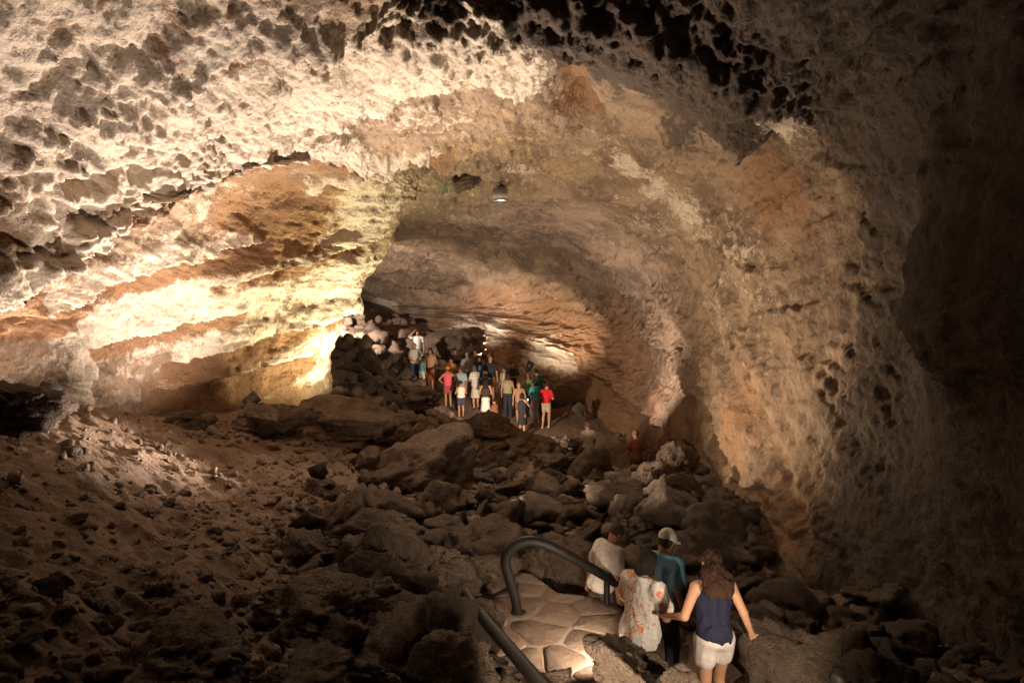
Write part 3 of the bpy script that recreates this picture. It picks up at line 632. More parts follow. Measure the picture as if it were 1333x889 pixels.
# ------------------------------------------------------------------ rocks
import bmesh
def ico(sub):
    bm = bmesh.new(); bmesh.ops.create_icosphere(bm, subdivisions=sub, radius=1.0)
    bm.verts.ensure_lookup_table()
    v = np.array([x.co[:] for x in bm.verts]); t = np.array([[a.index for a in f.verts] for f in bm.faces]); bm.free()
    return v, t
ICO = {s: ico(s) for s in (2, 3, 4, 5)}
def rock_shape(seed, sub, stretch=(1, .85, .7), planes=10, rough=1.6, soft=0.012):
    r = np.random.default_rng(seed); v, t = ICO[sub]; v = v / np.linalg.norm(v, axis=1, keepdims=True)
    n = r.normal(size=(planes, 3)); n /= np.linalg.norm(n, axis=1, keepdims=True)
    h = r.uniform(.46, .9, planes)
    c = v @ n.T
    rad = np.where(c > .08, h / np.maximum(c, .08), 9)
    rad = -soft * np.log(np.exp(-np.minimum(rad, 3) / soft).sum(1) + np.exp(-1.12 / soft))      # soft minimum: worn edges
    p = v * rad[:, None]
    q = v * 1.6 + seed * 1.37
    rad2 = rough * (0.16 * fbm(q, 3, seed=seed % 17) - 0.08 * fbm(q * 2.3, 3, seed=seed % 13, ridged=True) + (0.085 * fbm(q * 4.5, 4, .6, seed=3) if sub > 3 else 0))
    p = p + v * rad2[:, None]
    return p * np.array(stretch), t
def rot_mat(rx, ry, rz):
    return np.array(Matrix.Rotation(rz, 3, 'Z') @ Matrix.Rotation(ry, 3, 'Y') @ Matrix.Rotation(rx, 3, 'X'))
STRETCH = [(1, .85, .7), (1, .7, .55), (1, .9, .85), (1, .6, .5), (1, .8, .45)]
ROCKS = [mesh_np('rock', rock_shape(100 + i, 4, STRETCH[i % 5], 7 + i % 5)[0], None, M_ROCK, tris=ICO[4][1], smooth=False) for i in range(14)]

HERO = [ # px, py of the middle, half sizes in m (x, y, z), tilt (deg), seed, name, label
 (560, 612, (1.05, .8, .62), (14, -12, 20), 3, 'huge dark boulder with an undercut front in the middle of the rubble', .0),
 (8, 530, (.34, .4, .24), (0, 8, 10), 4, 'black rock mass on the soil bank before the bright wall', 6.0),
 (440, 548, (1.25, .6, .42), (5, 4, -8), 5, 'long pale boulder before the glowing foot of the yellow wall', 0),
 (345, 545, (.95, .5, .30), (0, -5, 12), 6, 'low pale boulder left of the long pale one along the wall foot', 0),
 (492, 740, (.50, .42, .40), (-12, 26, 25), 7, 'wedge-shaped grey boulder with a sharp crest', 0),
 (484, 788, (.34, .28, .24), (0, -22, 12), 8, 'smooth rounded pale boulder below the wedge-shaped one', 0),
 (545, 826, (.46, .40, .26), (0, 4, -10), 9, 'flat-topped dark boulder beside the flagstone landing', 0),
 (600, 876, (.34, .34, .25), (0, 0, 30), 10, 'rounded brown boulder against the straight handrail', 5.2),
 (815, 874, (.36, .30, .20), (0, 6, 0), 11, 'broad brown boulder in front of the floral shirt', 5.0),
 (884, 886, (.13, .13, .12), (0, 0, 40), 12, 'small pale rock beside the broad brown boulder', 4.9),
 (720, 893, (.26, .22, .10), (0, 0, 70), 21, 'flat brown rock at the edge of the lit landing', 5.2),
 (1135, 846, (.27, .25, .26), (10, 0, 20), 13, 'dull brown boulder at the foot of the dark wall', 0),
 (1030, 868, (.42, .3, .17), (0, 5, -20), 14, 'low dark slab below the round stone', 0),
 (540, 517, (1.0, .7, .45), (8, 10, -15), 15, 'big brown boulder below the turquoise child and rust skirt', 0),
 (600, 447, (1.6, .9, .65), (0, -10, -10), 16, 'dark rock shelf jutting out behind the group', 29.5),
 (728, 524, (.36, .3, .30), (0, 0, 0), 17, 'round black boulder on the walkway behind the red shirt', 0),
 (758, 533, (.42, .3, .34), (0, 0, 40), 18, 'black boulder at the wall foot along the walkway', 0),
 (886, 606, (.34, .3, .36), (0, 24, 15), 19, 'dark three-cornered rock leaning on the right wall', 12.6),
 (478, 652, (.16, .9, .14), (-22, 0, 24), 20, 'narrow tongue of rock running down the rubble', 11.5),
 (1075, 797, (.23, .23, .23), (0, 0, 0), 31, 'round ball-shaped stone at the foot of the right wall', 0),
 (572, 742, (.36, .34, .36), (0, 10, 60), 22, 'dark upright boulder behind the end of the handrail', 0),
 (735, 735, (.55, .45, .36), (0, 8, 5), 23, 'dark cavernous boulder behind the curved handrail', 0),
 (430, 800, (.50, .42, .30), (5, -8, 50), 24, 'dark boulder left of the smooth rounded pale one', 0),
 (240, 875, (.55, .5, .28), (0, 6, 20), 25, 'black boulder in the dark corner of the soil slope', 3.9),
 (640, 556, (.60, .5, .32), (0, 5, 0), 26, 'rough boulder on the ridge below the white skirt', 0),
 (722, 608, (.6, .45, .28), (0, -8, 20), 27, 'wide pale boulder on the ridge before the lone off-white walker', 0),
 (975, 628, (.28, .2, .08), (0, 3, 0), 28, 'thin flat rock sticking out by the right wall', 11.0),
 (624, 652, (.40, .3, .22), (0, 9, 15), 34, 'squarish boulder right of the huge undercut one', 12.0),
 (515, 690, (.42, .3, .22), (0, -6, -30), 29, 'mid-sized boulder in the dark hollow under the huge one', 0),
 (950, 655, (.36, .3, .22), (0, 3, 10), 30, 'pale block on top of the stacked rocks by the wall', 0),
]
hero_xy = []
for px, py, hs, tilt, seed, label, dd in HERO:
    if dd: d = dd
    else: d = on_ground(px, py + hs[2] * .7 * FPX / 12)[1]
    c = P(px, py, d)
    me = mesh_np('boulder', rock_shape(seed, 5, hs if seed != 31 else hs, 11 if seed != 31 else 60, 1.2 if seed != 31 else .15, .02 if seed != 31 else .08)[0] * 1.2, None, M_ROCK, tris=ICO[5][1], smooth=False)
    o = obj('boulder', me, loc=c); o.rotation_euler = [math.radians(a) for a in tilt]
    tag(o, label, 'boulder')
    hero_xy.append(c[:2])

for (lx, ly, lz), lab in LAMPS[:7]:       # added rocks that hide these lamps and their glare from the camera
    f_ = 1 - .55 / math.hypot(lx, ly)
    seed = 50 + int(ly * 3)
    me = mesh_np('boulder', rock_shape(seed, 5, (.36, .24, .27), 10, 1.2, .02)[0] * 1.2, None, M_ROCK, tris=ICO[5][1], smooth=False)
    o = obj('boulder', me, loc=(lx * f_, ly * f_, lz - .15)); o.rotation_euler = (0, .1, .3 + seed)
    tag(o, ' '.join(('squat rock before the ' + lab.replace('black ', '').replace(',', '')).split()[:16]), 'boulder')
# a height map for quick sight-line look-ups
HX = np.arange(-22, 9, .1); HY = np.arange(2, 37, .1)
HM = ground_smooth(*np.meshgrid(HX, HY, indexing='ij'))
def hm(x, y):
    return HM[np.clip(((x + 22) / .1).astype(int), 0, len(HX) - 1), np.clip(((y - 2) / .1).astype(int), 0, len(HY) - 1)]
def cast(px, py):
    ds = np.concatenate([np.arange(3, 12, .04), np.arange(12, 35, .08)])
    out = np.full(len(px), np.nan)
    kx, ky = (px - CX) / FPX, -(py - CY) / FPX
    for d in ds:
        x = d * kx; y = d * (FWD[1] + ky * UPV[1]); z = d * (FWD[2] + ky * UPV[2])
        hit = np.isnan(out) & (z < hm(x, y)); out[hit] = d
    return out
r = np.random.default_rng(5)
NC = 18000
cpx = r.uniform(-40, 1373, NC); cpy = 405 + 515 * r.random(NC) ** 0.8
cd = cast(cpx, cpy)
def bumpz(cx, cy, w, h, x, y): return np.exp(-((x - cx) / w) ** 2 - ((y - cy) / h) ** 2)
boul = np.clip(1.0 * bumpz(760, 620, 170, 60, cpx, cpy) + 1.0 * bumpz(900, 700, 90, 90, cpx, cpy) + 1.1 * bumpz(480, 800, 130, 90, cpx, cpy) + .9 * bumpz(600, 560, 130, 40, cpx, cpy)
       + .8 * bumpz(650, 690, 120, 60, cpx, cpy) + .9 * bumpz(1060, 860, 180, 60, cpx, cpy) + .5 * bumpz(420, 560, 120, 30, cpx, cpy) + 1.1 * bumpz(500, 470, 60, 70, cpx, cpy), 0, 1.2)
grav = np.clip(bumpz(350, 600, 170, 60, cpx, cpy) + bumpz(560, 680, 200, 70, cpx, cpy) + .6 * bumpz(450, 650, 150, 60, cpx, cpy) + .35, 0, 1)
size = 0.045 + 0.05 * r.pareto(2.6, NC) * (0.5 + grav) + boul * r.random(NC) ** 2.2 * np.where(((cpx < 640) & (cpy > 700)) | (cpx > 800), .40, .27)
size = np.where((cpx < 400) & (cpy > 560), np.minimum(size, .05 + .09 * r.random(NC)), size)
size = np.where((cpx < 575) & (cpy < 530), size * 1.6 + .08, size)
size = np.where((cpx > 735) & (cpx < 860) & (cpy > 555) & (cpy < 622), np.minimum(size, .16), size)
size = np.clip(size, .035, .55)
keep = ~np.isnan(cd) & (r.random(NC) < np.clip(.25 * grav + boul, .12, 1))
X = P(0, 0, 0)
kx, ky = (cpx - CX) / FPX, -(cpy - CY) / FPX
cx = cd * kx; cy = cd * (FWD[1] + ky * UPV[1])
fm = flat_mask(np.nan_to_num(cx), np.nan_to_num(cy))
keep &= ~((cpx < 350) & (cpy > 575) & (r.random(NC) < .6))
keep &= fm < .3
keep &= ~((cpy < 545) & (cpx < 430)) & (cy < 33) & (cpx + (cpy - 560) * .2 > -60)
keep &= ~((cpy < 475) & ((cpx < 430) | (cpx > 545)))
keep &= ~((cpx > 690) & (cpy < 560)) & ~((cpx > 1000) & (cpy < 780)) & ~((cpx > 920) & (cpy < 620))
# thin out overlaps: big ones first
order = np.argsort(-size * keep)
acc = []; ax = np.zeros(0); ay = np.zeros(0); asz = np.zeros(0)
for i in order:
    if not keep[i]: continue
    if len(ax) and ((ax - cx[i]) ** 2 + (ay - cy[i]) ** 2 < (0.52 * (asz + size[i])) ** 2).any(): continue
    acc.append(i); ax = np.append(ax, cx[i]); ay = np.append(ay, cy[i]); asz = np.append(asz, size[i])
    if len(acc) > 5200: break
acc = np.array(acc)
AZ = ground_z(cx[acc], cy[acc])
show = size[acc] / cd[acc]
rank = np.argsort(-show)
single, rest = rank[:290], rank[290:]
STOP = {'in', 'on', 'before', 'at', 'with', 'left', 'below', 'beside', 'against', 'behind', 'along', 'leaning', 'running', 'sticking', 'jutting', 'along', 'under', 'by', 'to', 'right'}
def short_name(label):
    out = []
    for w in label.split():
        if w in STOP and len(out) > 1: break
        out.append(w)
    return ' '.join(out)
HERO_XY = np.array(hero_xy)
SHAPE = ['wedge-like', 'long', 'blocky', 'narrow', 'flat']
def rock_place(i, var):
    j = int(np.argmin(((HERO_XY - [cx[i], cy[i]]) ** 2).sum(1)))
    nm = short_name(HERO[j][5])
    sz = 'small' if size[i] < .13 else ('large' if size[i] > .27 else 'mid-sized')
    return f'{sz} {SHAPE[var % 5]} brown lava rock near the {nm}', f'rocks around the {nm}'
for k in single:
    i = acc[k]; s = size[i]
    var = int(r.integers(len(ROCKS))); o = obj('rock', ROCKS[var])
    o.location = (cx[i], cy[i], AZ[k] + s * r.uniform(.0, .28)); o.rotation_euler = (r.uniform(-.5, .5), r.uniform(-.5, .5), r.uniform(0, 6.28))
    o.scale = (s * 1.15, s * 1.15, s * r.uniform(.9, 1.35))
    lb, gp = rock_place(i, var); tag(o, lb, 'rock', gp)
SV = [rock_shape(300 + i, 3, STRETCH[i % 5], 9)[0] for i in range(8)]; SV2 = [rock_shape(400 + i, 2, STRETCH[i % 5], 8)[0] for i in range(8)]
def merge_stones(name, idx, zz, label):
    vv, tt, off = [], [], 0
    for n_, k in enumerate(idx):
        T, rocks = (ICO[3][1], SV) if n_ < 800 else (ICO[2][1], SV2)
        i = acc[k]; s = size[i] * 1.15
        v = rocks[int(r.integers(len(rocks)))] @ rot_mat(r.uniform(-.6, .6), r.uniform(-.6, .6), r.uniform(0, 6.28)).T * s
        vv.append(v + np.array([cx[i], cy[i], zz[k] + s * r.uniform(.0, .25)])); tt.append(T + off); off += len(v)
    o = obj(name, mesh_np(name, np.concatenate(vv), None, M_RUBBLE, tris=np.concatenate(tt), smooth=False))
    return tag(o, label, 'rubble', kind='stuff')
M_RUBBLE = rock_material('rubble_stone', (0.165, 0.118, 0.085), (0.26, 0.188, 0.135), (0.37, 0.28, 0.21), bump=1.0, scale=3.0, pits=.8)
merge_stones('rubble', rest[:4200], AZ, 'small brown lava stones strewn over the whole cave floor')
# gravel: tiny stones, one mass
NG = 9000
gpx = r.uniform(-20, 1000, NG); gpy = 540 + 340 * r.random(NG); gd = cast(gpx, gpy)
gk = ~np.isnan(gd) & (gd < 20) & (r.random(NG) < np.clip(.25 + bumpz(380, 610, 180, 70, gpx, gpy) + bumpz(600, 690, 200, 60, gpx, gpy), 0, 1))
gx = gd * (gpx - CX) / FPX; gy = gd * (FWD[1] - (gpy - CY) / FPX * UPV[1])
gk &= ~((gpx < 330) & (gpy > 580) & (r.random(NG) < .5))
gk &= flat_mask(np.nan_to_num(gx), np.nan_to_num(gy)) < .3
gi = np.where(gk)[0]; gzv = ground_z(gx[gi], gy[gi])
vv, tt, off = [], [], 0
for n_, i in enumerate(gi):
    s = float(np.clip(.02 + .018 * r.pareto(2.5), .02, .10))
    v = SV2[int(r.integers(8))] @ rot_mat(r.uniform(-.6, .6), r.uniform(-.6, .6), r.uniform(0, 6.28)).T * s
    vv.append(v + np.array([gx[i], gy[i], gzv[n_] + s * .2])); tt.append(ICO[2][1] + off); off += len(v)
tag(obj('gravel', mesh_np('gravel', np.concatenate(vv), None, M_RUBBLE, tris=np.concatenate(tt), smooth=False)), 'fine brown gravel between the rocks', 'gravel', kind='stuff')

# ------------------------------------------------------------------ flagstone landing
def plane_hit(px, py, z):
    dirv = P(px, py, 1.0); return dirv * (z / dirv[2])
LANDPX = [(592, 800), (606, 757), (650, 742), (692, 748), (725, 772), (800, 782), (840, 835), (820, 870), (740, 900), (660, 905), (610, 850)]
poly = [plane_hit(px, py, LAND_Z)[:2] for px, py in LANDPX]
def clip_poly(pl, a, nrm):
    out = []
    for i in range(len(pl)):
        p, q_ = pl[i], pl[(i + 1) % len(pl)]
        dp, dq = (p - a) @ nrm, (q_ - a) @ nrm
        if dp <= 0: out.append(p)
        if dp * dq < 0: out.append(p + (q_ - p) * dp / (dp - dq))
    return out
M_FLAG = rock_material('flagstone', (0.24, 0.165, 0.125), (0.34, 0.25, 0.19), (0.45, 0.36, 0.28), bump=.5, scale=3.0, coords='obj', vary=True, pits=.3)
M_MORTAR = rock_material('path_mortar', (0.26, 0.20, 0.155), (0.35, 0.275, 0.215), (0.44, 0.36, 0.29), bump=.6, scale=5)
pl = np.array(poly); cen = pl.mean(0)
mv = np.concatenate([np.c_[pl, np.full(len(pl), LAND_Z + .008)], [[*cen, LAND_Z + .008]], np.c_[pl * 1.0, np.full(len(pl), LAND_Z - .5)]])
n_ = len(pl)
mt = [(i, (i + 1) % n_, n_) for i in range(n_)] + [(i, n_ + 1 + i, (i + 1) % n_) for i in range(n_)] + [((i + 1) % n_, n_ + 1 + i, n_ + 1 + (i + 1) % n_) for i in range(n_)]
path = tag(obj('path', mesh_np('path', mv, None, M_MORTAR, tris=np.array(mt), smooth=False)), kind='structure')
rs = np.random.default_rng(21)
seeds = []
for _ in range(4000):
    p = rs.uniform(pl.min(0), pl.max(0))
    if all(np.linalg.norm(p - s) > rs.uniform(.34, .5) for s in seeds): seeds.append(p)
for i, s in enumerate(seeds):
    c = [np.array(p) for p in poly]
    for j, t in enumerate(seeds):
        if i != j and len(c) > 2: c = clip_poly(c, (s + t) / 2, (t - s) / np.linalg.norm(t - s))
    if len(c) < 3: continue
    c = np.array(c); m_ = c.mean(0)
    area = .5 * abs(np.sum(c[:, 0] * np.roll(c[:, 1], -1) - np.roll(c[:, 0], -1) * c[:, 1]))
    if area < .02: continue
    # round the outline: resample with jitter and pull in for the joint
    rr = []
    for a, b in zip(c, np.roll(c, -1, 0)):
        k = max(2, int(np.linalg.norm(b - a) / .07))
        for u in np.arange(k) / k: rr.append(a + (b - a) * u)
    rr = np.array(rr); dv = rr - m_; dl = np.linalg.norm(dv, axis=1, keepdims=True)
    rr = m_ + dv * (1 - (.010 + .010 * rs.random((len(rr), 1))) / dl)
    rr = .25 * np.roll(rr, 1, 0) + .5 * rr + .25 * np.roll(rr, -1, 0)
    step = 0.0
    top = LAND_Z + .012 + step + rs.uniform(-.004, .014); k = len(rr)
    tilt = rs.normal(0, .012, 2)
    def zt(q_): return top + (q_ - m_) @ tilt
    inner = m_ + (rr - m_) * (1 - .014 / np.linalg.norm(rr - m_, axis=1, keepdims=True))
    V_ = np.concatenate([np.c_[inner, zt(inner)], np.c_[rr, zt(rr) - .007], np.c_[rr, np.full(k, LAND_Z - .12)], [[*m_, top]]])
    V_ -= np.array([*m_, top])
    T_ = [(i0, (i0 + 1) % k, 3 * k) for i0 in range(k)]
    Q_ = [(i0, k + i0, k + (i0 + 1) % k, (i0 + 1) % k) for i0 in range(k)] + [(k + i0, 2 * k + i0, 2 * k + (i0 + 1) % k, k + (i0 + 1) % k) for i0 in range(k)]
    st = obj('stone', mesh_np('stone', V_, np.array(Q_), M_FLAG, tris=np.array(T_), smooth=False), path, loc=(*m_, top))

# ------------------------------------------------------------------ handrails
def tube(pts, rad, n=14, samples=10, caps=True, jitter=0.0):
    p = np.array(pts, float)
    if len(p) > 2: p = cr_axis(p, [samples] * (len(p) - 1))
    t = np.gradient(p, axis=0); t /= np.linalg.norm(t, axis=1, keepdims=True)
    ref = np.array([0.3, .1, 1.0]); a = np.cross(t, ref); a /= np.linalg.norm(a, axis=1, keepdims=True); b = np.cross(t, a)
    an = np.arange(n) / n * 2 * math.pi
    rad = np.broadcast_to(np.asarray(rad, float), (len(p),))
    if jitter: rad = rad * (1 + jitter * vnoise(p * 9, 5))
    v = p[:, None] + (a[:, None] * np.cos(an)[None, :, None] + b[:, None] * np.sin(an)[None, :, None]) * rad[:, None, None]
    m = len(p); i = np.arange(m * n).reshape(m, n)
    q = np.stack([i[:-1], np.roll(i[:-1], -1, 1), np.roll(i[1:], -1, 1), i[1:]], -1).reshape(-1, 4)
    V = v.reshape(-1, 3); tr = []
    if caps:
        c0, c1 = len(V), len(V) + 1
        V = np.concatenate([V, [p[0] - t[0] * rad[0] * .5], [p[-1] + t[-1] * rad[-1] * .5]])
        tr = [(i[0, (k + 1) % n], i[0, k], c0) for k in range(n)] + [(i[-1, k], i[-1, (k + 1) % n], c1) for k in range(n)]
    return V, q, np.array(tr)
def tube_obj(name, pts, rad, mat, parent=None, **kw):
    V, q, tr = tube(pts, rad, **kw)
    return obj(name, mesh_np(name, V, q, mat, tris=tr if len(tr) else None), parent)
M_RAIL = plain('handrail_paint', (0.012, 0.010, 0.008), 0.6, 0, .45, 14, bump=.25)
def rail_root(name, loc, label):
    e = bpy.data.objects.new(name, None); COL.objects.link(e); e.location = loc
    return tag(e, label, 'handrail')
r1 = [P(674, 800, 7.55), P(671, 780, 7.5), P(663, 752, 7.42), P(658, 731, 7.36), P(664, 715, 7.32), P(682, 705, 7.3), P(704, 706, 7.32), P(735, 720, 7.42), P(790, 751, 7.7), P(850, 790, 8.0), P(880, 812, 8.15)]
e1 = rail_root('handrail', tuple(r1[0]), 'dark curved tube handrail looping up from the landing and down the steps')
o0 = np.array(r1[0])
tube_obj('rail', [p - o0 for p in r1], .056, M_RAIL, e1, samples=12)
tube_obj('base_collar', [np.array([0, 0, -.02]), np.array([-.004, .0, .03])], .10, M_RAIL, e1)
pq = r1[8] - o0; tube_obj('post', [pq + [0, 0, -.03], pq + [.01, .02, -.95]], .035, M_RAIL, e1)
r2 = [P(606, 772, 6.85), P(618, 790, 6.6), P(650, 828, 5.95), P(700, 886, 5.05), P(760, 955, 4.3), P(820, 1030, 3.7)]
e2 = rail_root('handrail', tuple(r2[0]), 'dark straight tube handrail ending in a thin bracket beside the flagstones')
o0 = np.array(r2[0])
tube_obj('rail', [p - o0 for p in r2], .058, M_RAIL, e2, samples=12)
tube_obj('bracket', [P(608, 786, 6.82) - o0, P(575, 793, 7.0) - o0, P(566, 795, 7.15) - o0], .02, M_RAIL, e2)
pq = r2[4] - o0; tube_obj('post', [pq + [0, 0, -.03], pq + [0, .02, -1.0]], .035, M_RAIL, e2)
# ------------------------------------------------------------------ people: bodies and clothes grown from distance fields
def surface_net(F, org, h):
    """dual mesh of the zero level of F"""
    ins = F < 0
    nx, ny, nz = F.shape
    c = np.zeros((nx - 1, ny - 1, nz - 1), np.int8)
    for a in (0, 1):
        for b in (0, 1):
            for d in (0, 1): c += ins[a:nx - 1 + a, b:ny - 1 + b, d:nz - 1 + d]
    act = (c > 0) & (c < 8)
    ids = np.full(act.shape, -1, np.int64); cells = np.argwhere(act); ids[act] = np.arange(len(cells))
    acc_ = np.zeros((len(cells), 3)); cnt = np.zeros(len(cells))
    ci, cj, ck = cells.T
    cor = [(a, b, d) for a in (0, 1) for b in (0, 1) for d in (0, 1)]
    val = {k: F[ci + k[0], cj + k[1], ck + k[2]] for k in cor}
    for k in cor:
        for ax in range(3):
            if k[ax] == 0:
                k2 = list(k); k2[ax] = 1; k2 = tuple(k2)
                f0, f1 = val[k], val[k2]; m = (f0 < 0) != (f1 < 0)
                t = np.where(m, f0 / np.where(m, f0 - f1, 1), 0)
                pt = np.tile(np.array(k, float), (len(cells), 1)); pt[:, ax] = t
                acc_[m] += pt[m]; cnt[m] += 1
    verts = org + (cells + acc_ / np.maximum(cnt, 1)[:, None]) * h
    quads = []
    for ax in range(3):
        s0 = [slice(None)] * 3; s1 = [slice(None)] * 3; s0[ax] = slice(0, -1); s1[ax] = slice(1, None)
        x = ins[tuple(s0)] != ins[tuple(s1)]
        e = np.argwhere(x); fl = ins[tuple(s0)][x]
        o1, o2 = (ax + 1) % 3, (ax + 2) % 3
        ok = (e[:, o1] > 0) & (e[:, o2] > 0) & (e[:, o1] < F.shape[o1] - 1) & (e[:, o2] < F.shape[o2] - 1)
        e, fl = e[ok], fl[ok]
        def at(d1, d2):
            q_ = e.copy(); q_[:, o1] -= d1; q_[:, o2] -= d2; return ids[q_[:, 0], q_[:, 1], q_[:, 2]]
        q_ = np.stack([at(1, 1), at(0, 1), at(0, 0), at(1, 0)], 1)
        q_[~fl] = q_[~fl][:, ::-1]; quads.append(q_)
    return verts, np.concatenate(quads)
class Field:
    """prims: ('c', a, b, ra, rb) round cone, ('e', centre, radii, rotation or None) ellipsoid, last item k = blend"""
    def __init__(s): s.p = []; s.cuts = []; s.subs = []
    def cone(s, a, b, ra, rb, k=.03): s.p.append(('c', np.array(a, float), np.array(b, float), ra, rb, k)); return s
    def ell(s, c, rad, k=.03, rot=None): s.p.append(('e', np.array(c, float), np.array(rad, float), rot, None, k)); return s
    def cut(s, pt, n): s.cuts.append((np.array(pt, float), np.array(n, float) / np.linalg.norm(n))); return s
    def build(s, h, wob=0.0, wf=9.0, seed=0, zs=1.0):
        lo = np.full(3, 1e9); hi = -lo
        for pr in s.p:
            if pr[0] == 'c': R_ = max(pr[3], pr[4]); a, b = np.minimum(pr[1], pr[2]) - R_, np.maximum(pr[1], pr[2]) + R_
            else: R_ = pr[2].max(); a, b = pr[1] - R_, pr[1] + R_
            lo = np.minimum(lo, a); hi = np.maximum(hi, b)
        lo -= 3 * h + wob; hi += 3 * h + wob
        n = np.ceil((hi - lo) / h).astype(int) + 1
        F = np.full(n, .5, np.float32)
        ax = [lo[i] + np.arange(n[i]) * h for i in range(3)]
        for pr in s.p:
            k = pr[5]
            if pr[0] == 'c': R_ = max(pr[3], pr[4]); a, b = np.minimum(pr[1], pr[2]) - R_, np.maximum(pr[1], pr[2]) + R_
            else: R_ = pr[2].max(); a, b = pr[1] - R_, pr[1] + R_
            i0 = np.maximum(((a - lo - k) / h).astype(int) - 2, 0); i1 = np.minimum(((b - lo + k) / h).astype(int) + 3, n)
            g = np.stack(np.meshgrid(*[ax[i][i0[i]:i1[i]] for i in range(3)], indexing='ij'), -1)
            if pr[0] == 'c':
                ba = pr[2] - pr[1]; t = np.clip(((g - pr[1]) @ ba) / max(ba @ ba, 1e-9), 0, 1)
                d = np.linalg.norm(g - pr[1] - t[..., None] * ba, axis=-1) - (pr[3] + (pr[4] - pr[3]) * t)
            else:
                q_ = g - pr[1]
                if pr[3] is not None: q_ = q_ @ pr[3]
                k0 = np.linalg.norm(q_ / pr[2], axis=-1); k1 = np.linalg.norm(q_ / pr[2] ** 2, axis=-1)
                d = k0 * (k0 - 1) / np.maximum(k1, 1e-6)
            sl = tuple(slice(i0[i], i1[i]) for i in range(3)); f = F[sl]
            hh = np.maximum(k - np.abs(f - d), 0) / max(k, 1e-6)
            F[sl] = np.minimum(f, d) - hh * hh * k * .25
        if wob or s.cuts:
            G = np.stack(np.meshgrid(*ax, indexing='ij'), -1)
            if wob: F += (wob * fbm(G * np.array([wf, wf, wf * zs]), 3, seed=seed)).astype(np.float32)
            for pt, nr in s.cuts: F = np.maximum(F, ((G - pt) @ nr).astype(np.float32))
        F[0] = F[-1] = .2; F[:, 0] = F[:, -1] = .2; F[:, :, 0] = F[:, :, -1] = .2
        return surface_net(F, lo, h)
ARMS = {  # elbow, wrist for the right side (x mirrored for the left), for a 1.70 m person
 'down': ((.235, -.03, 1.13), (.25, .07, .90)), 'akimbo': ((.40, -.08, 1.17), (.21, .06, 1.03)), 'folded': ((.25, .05, 1.12), (.05, .23, 1.14)),
 'behind': ((.29, -.13, 1.13), (.07, -.20, .97)), 'camera': ((.25, .15, 1.17), (.07, .32, 1.34)), 'raised': ((.34, .10, 1.44), (.17, .14, 1.60))}
MATS = {}
def cloth(col, key=''):
    k = tuple(round(c, 3) for c in col)
    if k not in MATS: MATS[k] = plain('cloth', col, .9, 0, .22, 18, bump=.15)
    return MATS[k]
def skin_mat(name):
    if name not in MATS:
        MATS[name] = plain('skin', SK[name], .6, 0, .12, 25, bump=.05)
    return MATS[name]
def hair_mat(col):
    k = ('h',) + tuple(col)
    if k not in MATS: MATS[k] = plain('hair', col, .8, 0, .6, 60, bump=1.0, stretch=(1, 1, .12))
    return MATS[k]
